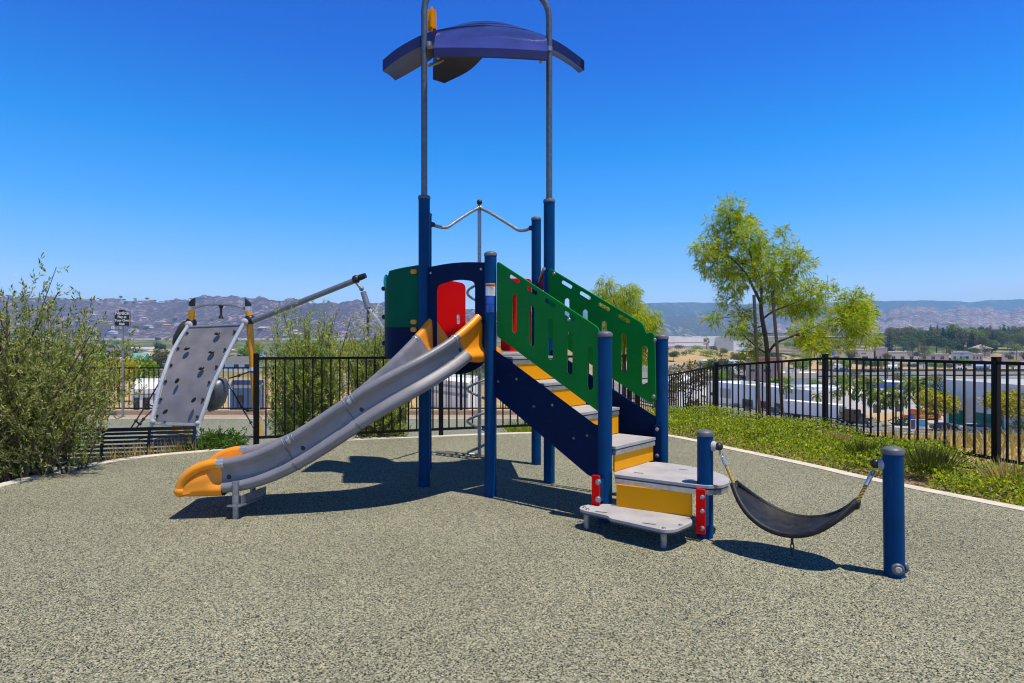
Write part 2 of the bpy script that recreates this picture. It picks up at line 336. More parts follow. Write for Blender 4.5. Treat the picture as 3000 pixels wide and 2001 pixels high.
def bolt(p, n, parent, r=.014, m='alu', name='bolt', hh=.012):
    b = MB(); b.lathe(p, [(r, 0), (r, hh*.3), (r*.8, hh*.75), (r*.3, hh)], n, 12); return b.build(name, M[m], parent)
posts = {}
for k, p, h, cap in (('A', PA, 2.585, 0), ('B', PB, 2.03, 1), ('C', PC, 2.595, 0), ('D', PD, 2.61, 1), ('E', PE, 2.61, 1), ('F', PF, 1.345, 1), ('G', PG, 1.335, 1), ('L', PL, .69, 1)):
    posts[k] = post(p, h, tower, cap)
for k in 'AC':
    c = MB(); p = PA if k == 'A' else PC
    c.lathe((p.x, p.y, 2.565), [(.053, 0), (.056, .004), (.056, .02), (.05, .03), (.03, .034)], seg=28); c.build('post_cap', M['capgrey'], posts[k])
# hoop of steel pipe over the tower
d = (PC-PA); d.z = 0; dn = d.normalized(); zt = 4.26
pts = [PA+UP*2.56, PA+UP*3.4, PA+UP*zt]+[PA+dn*(.26*(1-math.cos(R(a))))+UP*(zt+.26*math.sin(R(a))) for a in (15, 30, 45, 60, 75, 90)]
pts += [PC-dn*(.26*(1-math.cos(R(a))))+UP*(zt+.26*math.sin(R(a))) for a in (90, 75, 60, 45, 30, 15)]+[PC+UP*zt, PC+UP*3.4, PC+UP*2.56]
b = MB(); b.tube(pts, .0285, 20); b.build('pipe_hoop', M['galvdark'], tower)
# deck
DK = 1.19
b = MB(); pl = [(q.x, q.y) for q in (PA, PB, PC+Vector((-.02, 0, 0)), PD, PE)]
b.prism(pl, DK-.02, DK); b.build('deck', M['board_grey'], tower, False)
b = MB(); cx_ = sum(p[0] for p in pl)/5; cy_ = sum(p[1] for p in pl)/5
b.prism([(cx_+(x-cx_)*.96, cy_+(y-cy_)*.96) for x, y in pl], DK-.075, DK-.022); b.build('deck_frame', M['alu'], tower, False)
# doorway board between the two front posts
u = (PB-PA).normalized(); wN = Vector((u.y, -u.x, 0))
out_ = [(.056, 1.16), (.056, 1.955)]+[(.056+.593*k/8, 1.955+.018*math.sin(math.pi*k/8)) for k in range(1, 8)]+[(.649, 1.955), (.649, 1.12)]
out_ += [(.649-.593*k/14, 1.12-.13*math.sin(math.pi*k/14)**.8+.04*k/14) for k in range(1, 14)]
hole = rounded([(.139, 1.15), (.553, 1.15), (.553, 1.80), (.37, 1.83), (.139, 1.79)], [.03, .03, .05, .2, .06])
db = panel('doorway_board', out_, [hole], .02, PA, u, M['navy_board'], tower)
for s_, z_ in ((.085, 1.90), (.62, 1.90), (.62, 1.16), (.085, 1.2)): bolt(PA+u*s_+UP*z_+wN*.011, wN, db, .012)
# back boards: red, with the climbing gap between them
v = (PD-PE).normalized(); vN = Vector((v.y, -v.x, 0)); ls = (PD-PE).length
r1 = panel('back_board', rounded([(.055, 1.2), (.40, 1.2), (.40, 1.9), (.22, 1.935), (.055, 1.88)], [.02, .03, .05, .2, .05]), [slot(.325, 1.53, .03, .10)], .018, PE, v, M['red'], tower)
r2 = panel('back_board', rounded([(.77, 1.2), (ls-.055, 1.2), (ls-.055, 1.965), (.77, 1.965)], .04), [], .018, PE, v, M['red'], tower)
# navy board between rear right posts
q = (PD-PC).normalized()
panel('side_board', rounded([(.06, 1.12), (.81, 1.12), (.81, 1.94), (.45, 1.98), (.06, 1.94)], [.05, .05, .05, .3, .05]), [rounded([(.18, 1.3), (.68, 1.3), (.68, 1.8), (.18, 1.8)], .05)], .02, PC, q, M['navy_board'], tower)
# bulging play panel on the left side
pc = [Vector((-.835, 5.50, 0)), Vector((-1.02, 5.545, 0)), Vector((-1.155, 5.65, 0)), Vector((-1.215, 5.82, 0)), Vector((-1.20, 6.0, 0)), Vector((-1.09, 6.16, 0)), Vector((-.92, 6.24, 0))]
arc = catmull(pc, 5)
def bulge(name, zlo, zhi, m, th=.016):
    b = MB(); n = len(arc); vs = []
    for i, p in enumerate(arc):
        t = (arc[min(i+1, n-1)]-arc[max(i-1, 0)]).normalized(); nn = Vector((-t.y, t.x, 0))
        for (o_, z) in ((0, zlo(i/(n-1))), (0, zhi(i/(n-1))), (-th, zhi(i/(n-1))), (-th, zlo(i/(n-1)))):
            vs.append(p+nn*o_+UP*z)
    fs = [(4*i+k, 4*i+(k+1) % 4, 4*i+4+(k+1) % 4, 4*i+4+k) for i in range(n-1) for k in range(4)]+[(0, 1, 2, 3), (4*n-4, 4*n-1, 4*n-2, 4*n-3)]
    b.add(vs, fs); return b.build(name, m, tower, True, 50)
hi = lambda t: 1.985-.05*math.sin(math.pi*min(1, max(0, t)))**1.0-(.06 if .30 < t < .75 else 0)
g1 = bulge('bulging_panel', lambda t: 1.425, hi, M['teal']); g2 = bulge('bulging_base', lambda t: 1.16-.10*abs(t-.5)+(.0), lambda t: 1.421, M['navy_board'])
for z in (1.925, 1.47, 1.40):
    p = arc[3]; t = (arc[4]-arc[2]).normalized(); nn = Vector((t.y, -t.x, 0))
    if nn.y > 0: nn = -nn
    rr = Matrix((t, -nn, UP)).transposed(); b = MB(); b.box(Vector((-.888, 5.515, z))+nn*.006, (.058, .016, .040), rr, .012)
    b.build('hinge_tab', M['orange'], g1 if z > 1.42 else g2)
for z, i in ((1.80, 15), (1.53, 16), (1.28, 16)):
    b = MB(); b.ball(arc[i]+Vector((-.012, 0, z)), .022, 12); b.build('knob', M['black'], g1)
b = MB(); b.ball(arc[12]+Vector((.012, -.005, 1.855)), .075, 18, (.35, .6, .9)); b.build('bubble_window', mat('turquoise_bubble', (.01, .42, .38), .12, var=.05), g1)
# rail over the climbing gap, spiral climber
SP = Vector((-.365, 6.84, 0))
pk = SP+UP*2.82
hr = MB(); A0 = PE+Vector((.05, .03, 2.505)); D0 = PD+Vector((-.05, .01, 2.505))
k1 = PE+Vector((.18, .09, 2.475)); k2 = PD+Vector((-.16, .06, 2.475))
path = catmull([A0, A0+(k1-A0)*.6, k1+(pk-k1)*.06, k1+(pk-k1)*.3, k1+(pk-k1)*.7, pk-(pk-k1)*.06-UP*.01, pk+UP*.006, pk-(pk-k2)*.06-UP*.01, k2+(pk-k2)*.7, k2+(pk-k2)*.3, k2+(pk-k2)*.06, D0+(k2-D0)*.6, D0], 5)
hr.tube(path, .017, 14); rail = hr.build('arched_rail', M['galv'], tower)
for p, n in ((A0, Vector((-1, -.2, 0))), (D0, Vector((1, 0, 0)))):
    b = MB(); b.lathe(p+n*.02, [(.034, 0), (.034, .012), (.028, .02), (.022, .05)], -n, 16); b.build('rail_collar', M['black'], rail)
b = MB(); b.tube([SP, SP+UP*2.83], .021, 16); sp = b.build('spiral_climber', M['galv'], tower)
b = MB(); b.ball(SP+UP*2.865, .032, 14); b.build('pole_knob', M['black'], sp)
hx = [SP+Vector((-.135*math.cos(a)-.0, .135*math.sin(a)*-1, .045+.36*a/(2*math.pi))) for a in [k*math.pi/12 for k in range(0, 24*5+8)]]
b = MB(); b.tube([SP+UP*.03]+[hx[0]]+hx+[SP+UP*(hx[-1].z)], .0145, 12); b.build('spiral_tube', M['galv'], sp)
# ------------------------------------------------------------------ canopy
HUB = Vector((-.25, 5.72, 0))
canopy = MB(); canopy.v = []
def sheet(b, P, th, closed=True):
    "P[i][j] grid of points; solid sheet th thick, downwards"
    m, n = len(P), len(P[0]); vs = [p for row in P for p in row]+[p-UP*th for row in P for p in row]; K = m*n; fs = []
    for i in range(m-1):
        for j in range(n-1):
            a, c, d_, e = i*n+j, i*n+j+1, (i+1)*n+j+1, (i+1)*n+j
            fs += [(a, c, d_, e), (K+a, K+e, K+d_, K+c)]
    for i in range(m-1): fs += [(i*n, (i+1)*n, K+(i+1)*n, K+i*n), (i*n+n-1, K+i*n+n-1, K+(i+1)*n+n-1, (i+1)*n+n-1)]
    for j in range(n-1): fs += [(j, K+j, K+j+1, j+1), ((m-1)*n+j, (m-1)*n+j+1, K+(m-1)*n+j+1, K+(m-1)*n+j)]
    b.add(vs, fs)
can = thing('tmp', HUB+UP*4.1, None, None); can.parent = tower; can.location = HUB+UP*4.1-tower.location; can.name = 'canopy'
def arm(name, rows, th, m, nj=8, sag=(.03, .015)):
    "rows: list of (left, right) edge points; lofted smoothly, sagging slightly between the edges"
    Lc = catmull([r[0] for r in rows], 5); Rc = catmull([r[1] for r in rows], 5); P = []
    m_ = len(Lc)
    for i, (a, c) in enumerate(zip(Lc, Rc)): P.append([a+(c-a)*(j/nj)+UP*((sag[0]+(sag[1]-sag[0])*i/(m_-1))*(c-a).length*math.sin(math.pi*j/nj)) for j in range(nj+1)])
    b = MB(); sheet(b, P, th); return b.build(name, m, can, True, 40)
S1 = [(at(1300, 84, 5.75), at(1560, 92, 5.75)), (at(1286, 90, 5.52), at(1590, 100, 5.52)), (at(1275, 108, 5.24), at(1602, 116, 5.24)), (at(1272, 142, 5.0), at(1604, 152, 5.0))]
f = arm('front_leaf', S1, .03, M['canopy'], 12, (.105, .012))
b = MB(); lo, hi_ = S1[-1]; nj = 12
fl = [lo+(hi_-lo)*(j/nj)+UP*(.012*(hi_-lo).length*math.sin(math.pi*j/nj)) for j in range(nj+1)]
vs = []
for p in fl: vs += [p+Vector((0, -.006, .004)), p+Vector((0, -.012, -.07)), p+Vector((0, .012, -.07)), p+Vector((0, .012, .0))]
b.add(vs, [(4*i+k, 4*i+(k+1) % 4, 4*i+4+(k+1) % 4, 4*i+4+k) for i in range(nj) for k in range(4)]+[(0, 1, 2, 3), (4*nj, 4*nj+3, 4*nj+2, 4*nj+1)])
b.build('leaf_rim', M['canopy_shade'], can)
arm('left_leaf', [(at(1420, 72, 5.45), at(1420, 76, 5.75)), (at(1320, 80, 5.45), at(1320, 96, 5.80)), (at(1241, 100, 5.45), at(1262, 145, 5.95)), (at(1166, 140, 5.45), at(1196, 186, 6.05)), (at(1121, 176, 5.45), at(1158, 206, 5.95))], .10, M['canopy_shade'])
arm('right_leaf', [(at(1420, 72, 5.45), at(1420, 76, 5.75)), (at(1540, 86, 5.5), at(1530, 100, 5.85)), (at(1630, 120, 5.6), at(1618, 134, 5.95)), (at(1690, 160, 5.75), at(1672, 166, 6.05)), (at(1712, 178, 5.75), at(1696, 186, 5.98))], .095, M['canopy_shade'])
arm('rear_leaf', [(at(1300, 90, 5.75), at(1460, 92, 5.75)), (at(1285, 120, 5.95), at(1425, 128, 5.95)), (at(1270, 165, 6.2), at(1375, 178, 6.2)), (at(1268, 205, 6.3), at(1302, 216, 6.3))], .10, M['canopy_under_shade'])
b = MB(); b.box(at(1266, 60, 5.78), (.075, .12, .24), None, .03); fin = b.build('roof_fin', M['yellow'], can)
for p0, x, y in ((PA, 1256, 132), (PC, 1608, 146)):
    e = at(x, y, p0.y); s = 1 if x < 1400 else -1
    b = MB(); b.tube([e+Vector((0, 0, 0)), e+Vector((s*.075, .03, -.01))], .016, 10); b.box(e+Vector((s*.07, .05, -.05)), (.03, .16, .05), None, .008); b.build('canopy_bracket', M['board_grey'], can)
    b = MB(); b.lathe(e-UP*.02, [(.034, 0), (.034, .04)], seg=18); b.build('pipe_clamp', M['galv'], can)
b = MB(); e = at(1285, 182, 5.95); b.tube([at(1258, 192, 5.7), e, at(1296, 176, 6.05)], .016, 8); b.build('canopy_strut', M['board_grey'], can)
# ------------------------------------------------------------------ slide
sl = thing('tmp', Vector((-1.3, 4.6, .3)), None, None); sl.parent = tower; sl.location = Vector((-1.3, 4.6, .3))-tower.location; sl.name = 'slide'
BZ = [Vector(p) for p in ((-.4773, 5.2835, 0), (-.9391, 4.7398, 0), (-1.2339, 4.8613, 0), (-2.1638, 4.7247, 0))]
ZK = [1.5159, 1.2259, 1.0313, .8166, .563, .3987]; zco = np.polyfit(np.linspace(0, 1, 6), ZK, 5)
def sc_(t):
    if t <= 1:
        p = BZ[0]*(1-t)**3+BZ[1]*3*(1-t)**2*t+BZ[2]*3*(1-t)*t*t+BZ[3]*t**3; p.z = float(np.polyval(zco, t)); return p
    e = sc_(1.0); dd = (BZ[3]-BZ[2]).normalized(); return e+dd*(t-1)
def frame(t):
    e = .01
    a, c = sc_(max(0, t-e)), sc_(t+e); T = (c-a).normalized(); Lr = Vector((-T.y, T.x, 0)).normalized(); U = T.cross(Lr)
    if U.z < 0: U = -U
    return sc_(t), Lr, U, T
HW = .285
def prof(d, r=.034, fl=0.0):
    "closed outline of the slide section: (lateral, up), depth d"
    half = [(HW-r*.2, r*.98), (HW+r*.55, r*.84), (HW+r, r*.1), (HW+r*.75, -r*.75), (HW+r*.1, -r*1.15), (HW-.010+fl*.034, -.06), (HW-.018+fl*.042, -d*.52), (HW-.004+fl*.029, -d*.64), (HW+.026, -d*.74), (HW+.030, -d*.86), (HW+.008, -d*1.0), (HW-.05, -d*1.06), (HW-.12, -d*1.04), (0.0, -d*1.03)]
    inner = [(HW-r*.95, r*.45), (HW-r*1.1, -r*.4), (HW-r*1.2, -d*.45), (HW-r*1.6, -d*.68), (HW-.10, -d*.84), (HW-.18, -d*.90), (0.0, -d*.92)]
    o = [(x, y) for x, y in half]+[(-x, y) for x, y in half[-2::-1]]+[(-x, y) for x, y in inner]+[(x, y) for x, y in inner[-2::-1]]
    return o
def sweep(name, ts, m, depth, parent, lat=None, taper=None):
    b = MB(); rings = []
    for t in ts:
        p, Lr, U, T = frame(t); pr = prof(depth(t)); s = lat(t) if lat else 1.0
        rings.append([p+Lr*(x*s)+U*y for x, y in pr])
    n = len(rings[0]); b.add([q for r_ in rings for q in r_], [(i*n+k, i*n+(k+1) % n, (i+1)*n+(k+1) % n, (i+1)*n+k) for i in range(len(rings)-1) for k in range(n)])
    for base, flip in ((0, 1), ((len(rings)-1)*n, 0)):    # end walls: outer vs inner outline
        no, ni = 27, 13; fs = []
        for i in range(no-1):
            j = min(ni-1, round((no-1-i)*(ni-1)/(no-1))); j2 = min(ni-1, round((no-2-i)*(ni-1)/(no-1)))
            a, c, e, g = base+i, base+i+1, base+no+j2, base+no+j
            fs.append((a, c, e, g) if e != g else (a, c, e))
        b.f += fs; b.m += [0]*len(fs)
    return b.build(name, m, parent, True, 50)
def lin(a, c, n): return [a+(c-a)*k/(n-1) for k in range(n)]
sweep('chute', lin(.115, 1.0, 60), M['slidegrey'], lambda t: .235-.03*max(0, t-.4), sl)
sweep('entry_hood', lin(.012, .115, 10), M['orange'], lambda t: .50-2.2*t, sl)
# exit lip: the rails curve down round the open end
def lipd(k): return .22
b = MB(); rings = []; LP = .28; rimp = {1: [], -1: []}
for k in range(15):
    th = math.pi/2*k/14*.97; s = math.sin(th); t = 1+LP*s; p, Lr, U, T = frame(min(t, 1.3)); p = sc_(t)
    drop = .195*(1-math.cos(th)); dd = max(.235-drop, .035)
    pr = prof(dd, .034, min(1, k/3)); e = (1-.05*s**3)
    rings.append([p+Lr*(x*e)+U*(y-drop) for x, y in pr])
    for sg in (1, -1): rimp[sg].append(p+Lr*(sg*HW*e)+U*(-drop))
for sg in (1, -1): b.tube(rimp[sg], .036, 14)
b.tube([rimp[1][-1]+(rimp[-1][-1]-rimp[1][-1])*(j/8)+UP*(-.012) for j in range(9)], .044, 14)
b.ball(rimp[1][-1]-UP*.012, .044); b.ball(rimp[-1][-1]-UP*.012, .044)
NB = len(b.v); b2_ = MB()
n = len(rings[0]); b.add([q for r_ in rings for q in r_], [(i*n+k, i*n+(k+1) % n, (i+1)*n+(k+1) % n, (i+1)*n+k) for i in range(14) for k in range(n)])
no, ni = 27, 13; base = 14*n; fs = []
for i in range(no-1):
    j = min(ni-1, round((no-1-i)*(ni-1)/(no-1))); j2 = min(ni-1, round((no-2-i)*(ni-1)/(no-1))); a, c, e, g = base+i, base+i+1, base+no+j2, base+no+j
    fs.append((a, c, e, g) if e != g else (a, c, e))
b.f += [tuple(NB+i_ for i_ in f_) for f_ in fs]; b.m += [0]*len(fs); b.build('exit_lip', M['orange'], sl, True, 50)
def ringband(t, s, parent=sl, w=.055, r=.0385):
    p0, Lr, U, T = frame(t); p0 = p0+Lr*(s*(HW)); b = MB(); b.lathe(p0-T*w/2, [(r*.9, 0), (r, .003), (r, w-.003), (r*.9, w)], T, 20); return b.build('rail_sleeve', M['alu'], parent)
for s in (1, -1):
    ringband(1.0, s)
    ringband(.13, s, w=.012)
    for t in (.575, .80):
        for dt in (-.016, .016): ringband(t+dt, s, w=.006, r=.0365)
        ringband(t, s, w=.03, r=.0362)
p, Lr, U, T = frame(.575)
for t in (.56, .78, .985, .13):
    p, Lr, U, T = frame(t)
    b = MB(); b.ball(p+Lr*(HW-.014)-U*.11, .015, 12, (1, .4, 1.2), Matrix((T, Lr, U)).transposed()); b.build('bolt_recess', M['black'], sl)
for t in (.60, .82):                                    # moulded flange joints
    b = MB(); rg = []
    for tt in (t-.0018, t+.0018):
        p, Lr, U, T = frame(tt); rg.append([p+Lr*(x*1.012)+U*(y*1.0-.003) for x, y in prof(.235-.03*max(0, t-.4))[4:23]])
    n = len(rg[0]); b.add(rg[0]+rg[1], [(k, k+1, n+k+1, n+k) for k in range(n-1)]); b.build('section_flange', M['capgrey'], sl, True)
for t0, t1 in ((.20, .53), (.605, .775), (.82, .975)):  # raised wall fields on the outside
    for s in (1, -1):
        b = MB(); ts = lin(t0, t1, 16); vs = []
        for i, t in enumerate(ts):
            p, Lr, U, T = frame(t); e = math.sin(math.pi*min(1, max(0, (i/15)))**.9)**.35 if 0 < i < 15 else .05; q = p+Lr*(s*(HW-.010))
            vs += [q+U*(-.088+.036*e), q+U*(-.088-.040*e)]
        b.add(vs, [(2*i, 2*i+1, 2*i+3, 2*i+2) for i in range(15)]); b.build('wall_field', M['slidegrey'], sl, True)
p, Lr, U, T = frame(.97)
ft = thing('tmp', Vector((-2.0, 4.44, 0)), None, None); bpy.data.objects.remove(ft)
b = MB(); fx = Vector((-2.005, 4.425, 0)); b.tube([fx, fx+UP*.15], .021, 16); b.tube([fx+UP*.10, fx+UP*.27], .024, 16)
b.prism([(-2.055, 4.39), (-1.955, 4.39), (-1.90, 4.66), (-2.0, 4.70)], .092, .102)
b.box((-1.935, 4.57, .135), (.010, .30, .065), Matrix.Rotation(-.2, 3, 'Z'), .003); b.tube([(-1.98, 4.66, .10), (-1.98, 4.66, .22)], .02, 12); b.build('slide_foot', M['galv'], sl)
# ------------------------------------------------------------------ stair
us = (PF-PB).normalized(); ws = Vector((-us.y, us.x, 0))          # down the stair / across it
ug = (PG-PC).normalized(); wg = Vector((-ug.y, ug.x, 0))
SW = lambda s: .715+.075*s
def sp_(s, n, z): return PB+us*s+ws*n+UP*z
def guard(o, uu, off, x=0.0):
    top = lambda s: 1.945-.576*(s-.088)
    out_ = [(.06, 1.335), (.06, top(.06)), (.97+x, top(.97+x)), (1.005+x, top(1.0+x)-.07), (1.04+x, top(1.0+x)-.05), (1.075+x, top(1.04+x)-.055), (1.085+x, .80-.54*x), (1.03+x, .79-.54*x)]
    out_ = rounded(out_, [.02, .035, .03, .03, .02, .03, .05, .05], 5)
    hs = [slot(.25+.184*i, top(.25+.184*i)-.055, .13, .034, rot=-math.atan(.576)) for i in range(5)] if True else []
    hs = [slot(.25+.184*i, top(.25+.184*i)-.055, .125, .032, rot=-math.atan(.576)) for i in range(4)]+[slot(.25+.184*i, 1.515-.1055*i, .052, .32) for i in range(5)]
    o_ = panel('guard_panel', out_, hs, .017, o+off, uu, M['green'], tower)
    return o_
gp1 = guard(PB, us, ws*.02, .082); gp2 = guard(PC-ug*.02, ug, -wg*.066)
n_ = -wg
for s, z in ((.10, 1.90), (1.055, 1.30), (1.045, .845)): bolt(PC+ug*s-wg*.075+UP*z, n_, gp2, .017, 'galv')
bolt(PB+us*.80+UP*1.45+ws*.012, -ws, gp1, .016, 'galv')
b = MB(); b.tube([PD+Vector((.02, -.05, 1.90)), PC+Vector((-.05, -.05, 1.955))], .016, 10); b.ball(PD+Vector((.02, -.06, 1.90)), .028, 12); b.build('panel_bracket', M['galv'], tower)
def stringer(o, uu, off, end=1.10):
    out_ = rounded([(.04, .845), (.04, 1.225), (end-.06, .68), (end, .68), (end, .30), (1.0, .30)], [.01, .02, .03, .03, .03, .06])
    return panel('stringer', out_, [], .02, o+off, uu, M['navy_board'], tower)
st1 = stringer(PB, us, ws*-.0); st2 = stringer(PC, ug, -wg*.03)
for s, z in ((.10, .96), (.30, .985), (.48, .78), (.66, .80), (.86, .57), (.98, .60)): bolt(PB+us*s-ws*.011+UP*z, -ws, st1, .012, 'capgrey')
for k, (s0, s1, z) in enumerate(((.03, .215, 1.165), (.185, .545, .96), (.515, .865, .75), (.84, 1.19, .535))):
    n1 = .625
    n0 = .035
    pts4 = [sp_(s0, n0, 0), sp_(s1, n0, 0), sp_(s1, n1, 0), sp_(s0, n1, 0)]
    b = MB(); b.prism([(p.x, p.y) for p in pts4], z-.02, z); tr = b.build('tread', M['board_grey'], tower, False)
    b = MB(); c = sum((Vector(p) for p in pts4), Vector())/4; p5 = [c+(p-c)*.985 for p in pts4]
    b.prism([(p.x, p.y) for p in p5], z-.062, z-.030); b.build('tread_frame', M['alu'], tr, False)
    p6 = [c+(p-c)*.96 for p in pts4]; b = MB(); b.prism([(p.x, p.y) for p in p6], z-.029, z-.021); b.build('dark_gap', M['board_dark'], tr, False)
for s, zt_, zb, n1 in ((.20, 1.10, .965, .62), (.53, .895, .755, .62), (.85, .685, .54, .62), (1.165, .472, .352, .62)):
    b = MB(); b.box(sp_(s, (n1+.05)/2, (zt_+zb)/2), (.014, n1-.05, zt_-zb), Matrix((us, ws, UP)).transposed(), .002); b.build('riser', M['yellow'], tower, False)
plat = [(.72, 4.285), (1.20, 3.955), (1.27, 3.93), (1.36, 3.945), (1.43, 4.02), (1.475, 4.13), (1.485, 4.25), (1.455, 4.38), (1.40, 4.49), (1.32, 4.60), (1.22, 4.69), (1.12, 4.75), (1.02, 4.72), (.74, 4.42)]
b = MB(); b.prism(plat, .332, .35); pf = b.build('platform', M['board_grey'], tower, False)
cp = Vector((1.1, 4.33)); b = MB(); b.prism([tuple(cp+(Vector(p)-cp)*.965) for p in plat], .322, .331); b.build('dark_gap', M['board_dark'], pf, False)
b = MB(); b.prism([tuple(cp+(Vector(p)-cp)*.985) for p in plat], .288, .321); b.build('platform_frame', M['alu'], pf, False)
for x, y in ((.90, 4.33), (1.20, 4.12), (1.25, 4.45)):
    b = MB(); b.prism(slot(x, y, .07, .016, rot=-.5), .3502, .3512); b.build('drain_slot', M['board_dark'], pf, False)
b = MB(); b.box(Vector((.955, 4.125, .212)), (.52, .014, .152), Matrix.Rotation(-.53, 3, 'Z'), .002); b.build('riser', M['yellow'], tower, False)
step = [(.6325, 4.363), (.707, 4.348), (.80, 4.29), (1.168, 4.03), (1.146, 3.864), (.9966, 3.709), (.926, 3.692), (.636, 3.952), (.633, 4.012), (.487, 4.14), (.462, 4.189), (.480, 4.255)]
stp = rounded(step, [.02, .02, .02, .02, .03, .05, .03, .02, .03, .03, .03, .03], 4)
b = MB(); b.prism(stp, .118, .135); s_ = b.build('low_step', M['board_grey'], tower, False)
cs = Vector((.82, 4.05)); b = MB(); b.prism([tuple(cs+(Vector(p)-cs)*.995) for p in stp], .108, .1175); b.build('step_edge', M['board_dark'], s_, False)
for x, y in ((.515, 4.20), (.945, 3.80)):
    b = MB(); b.tube([(x, y, 0), (x, y, .107)], .021, 16); b.build('step_leg', M['galv'], s_)
for p in ((.50, 4.215), (.515, 4.165), (.60, 4.32), (.93, 3.735), (1.05, 3.80)): bolt(Vector((*p, .1352)), UP, s_, .014, 'galv', hh=.008)
for x, y in ((.60, 4.10), (.86, 3.83)):
    b = MB(); b.prism(slot(x, y, .085, .014, rot=-.45), .1354, .1362); b.build('drain_slot', M['board_dark'], s_, False)
for p, z0, z1, c in ((PF+Vector((-.075, -.075, 0)), .125, .345, 0), (PL+Vector((-.055, -.085, 0)), .045, .335, 1)):
    b = MB(); xd = Vector((.86, -.5, 0))
    br = panel('step_bracket', rounded([(-.03, z0), (.03, z0), (.03, z1), (-.03, z1)], .012), [], .016, p, xd, M['red'], tower)
    nn = Vector((xd.y, -xd.x, 0)); nn = nn if nn.y < 0 else -nn
    for z in ((z0+.055, z1-.045) if not c else (z0+.04, z0+.15, z1-.05)): bolt(p+nn*.008+UP*z+xd*(.022 if not c else .012), nn, br, .022 if not c else .015, 'galv', hh=.022 if not c else .014)
    b = MB(); b.box(p+Vector((.03, .03, (z0+z1)/2)), (.05, .05, (z1-z0)*.7), Matrix.Rotation(.8, 3, 'Z'), .004); b.build('bracket_block', M['navy'], br)
eb = panel('end_bracket', rounded([(-.03, .33), (.03, .33), (.03, .62), (-.03, .62)], .02), [], .018, PG+Vector((-.05, -.06, 0)), (.94, -.34, 0), M['navy_board'], tower)
for z in (.585, .375): bolt(PG+Vector((-.055, -.071, z)), Vector((-.34, -.94, 0)), eb, .016, 'galv')
# labels on the short front post
def label_on(p, r, ang0, ang1, z0, z1, m, name, parent, e=.0012):
    b = MB(); vs = []; n = 10
    for k in range(n+1):
        a = R(ang0+(ang1-ang0)*k/n); vs += [(p.x+(r+e)*math.cos(a), p.y+(r+e)*math.sin(a), z0), (p.x+(r+e)*math.cos(a), p.y+(r+e)*math.sin(a), z1)]
    b.add(vs, [(2*k, 2*k+2, 2*k+3, 2*k+1) for k in range(n)]); return b.build(name, m, parent)
zz = lambda y: EYE-(y-Y0)*5.05/F
w1 = label_on(PB, .051, 222, 322, zz(866), zz(830), M['white'], 'warning_label', posts['B'])
label_on(PB, .051, 222, 322, zz(839), zz(831), M['orangelabel'], 'warning_band', posts['B'], .0018)
for k in range(7):
    z = zz(842+3.2*k); label_on(PB, .051, 265, 312 if k % 3 else 300, z-.0022, z, mat('grey_print', (.25, .25, .28), .6) if k == 0 else bpy.data.materials['grey_print'], 'print_line', posts['B'], .0018)
label_on(PB, .051, 232, 308, zz(890), zz(868), M['bluelabel'], 'blue_label', posts['B'])
label_on(PB, .051, 232, 308, zz(915), zz(892), M['bluelabel'], 'blue_label', posts['B'])
text('label_text', 'WARNING', .013, (PB.x-.004, PB.y-.0535, zz(838)), (1, 0, 0), M['blacktext'], posts['B'], bold=.0004)
text('label_text', 'AGES', .014, (PB.x+.001, PB.y-.0535, zz(899)), (1, 0, 0), M['blueprint'], posts['B'])
text('label_text', '2-5', .018, (PB.x+.001, PB.y-.0535, zz(905.5)), (1, 0, 0), M['blueprint'], posts['B'])
text('label_text', 'YEARS', .013, (PB.x+.001, PB.y-.0535, zz(912)), (1, 0, 0), M['blueprint'], posts['B'])
# ------------------------------------------------------------------ swing between the two short posts
k1 = MB(); KL = PL+Vector((.045, -.03, .60)); kd = Vector((.83, -.55, 0)).normalized()
k1.lathe(PL+kd*.045+UP*.60, [(.034, 0), (.034, .012), (.027, .024), (.022, .03)], kd, 18); kb = k1.build('knob_plate', M['board_grey'], tower)
b = MB(); b.ball(PL+kd*.088+UP*.60, .027, 16); b.build('rubber_ball', M['black'], kb)
sw_post = thing('swing_post', PR, 'short blue post standing alone at the far right, holding the rope seat', 'post')
po = post(PR, .69, sw_post, True, lean=(-.008, 0))
b = MB(); b.lathe(PR-kd*.045+UP*.60, [(.036, 0), (.036, .014), (.024, .03)], -kd, 18); kb2 = b.build('knob_plate', M['board_grey'], sw_post)
b = MB(); b.ball(PR-kd*.088+UP*.60, .027, 16); b.build('rubber_ball', M['black'], kb2)
for sgn in ((-.25, -1, 0), (1, -.25, 0)):
    a = Vector(sgn).normalized(); b = MB(); b.lathe(PR+a*.045+UP*.05, [(.032, 0), (.032, .010), (.026, .018)], a, 18); fb = b.build('base_bolt', M['capgrey'], sw_post)
    b = MB(); b.lathe(PR+a*.0632+UP*.05, [(.017, 0), (.013, .004)], a, 14); b.build('bolt_head', M['board_grey'], fb)
SA, SB = Vector((1.398, 3.833, .372)), Vector((1.917, 3.393, .368))
swing = thing('rope_seat_swing', (1.6575, 3.613, .2), 'curved black rubber swing seat hung on yellow ropes between two blue posts', 'swing seat')
ax = Vector((SB.x-SA.x, SB.y-SA.y, 0)).normalized(); pp = Vector((-ax.y, ax.x, 0)); mid = (SA+SB)/2; hl = (Vector((SB.x, SB.y))-Vector((SA.x, SA.y))).length/2
P = []
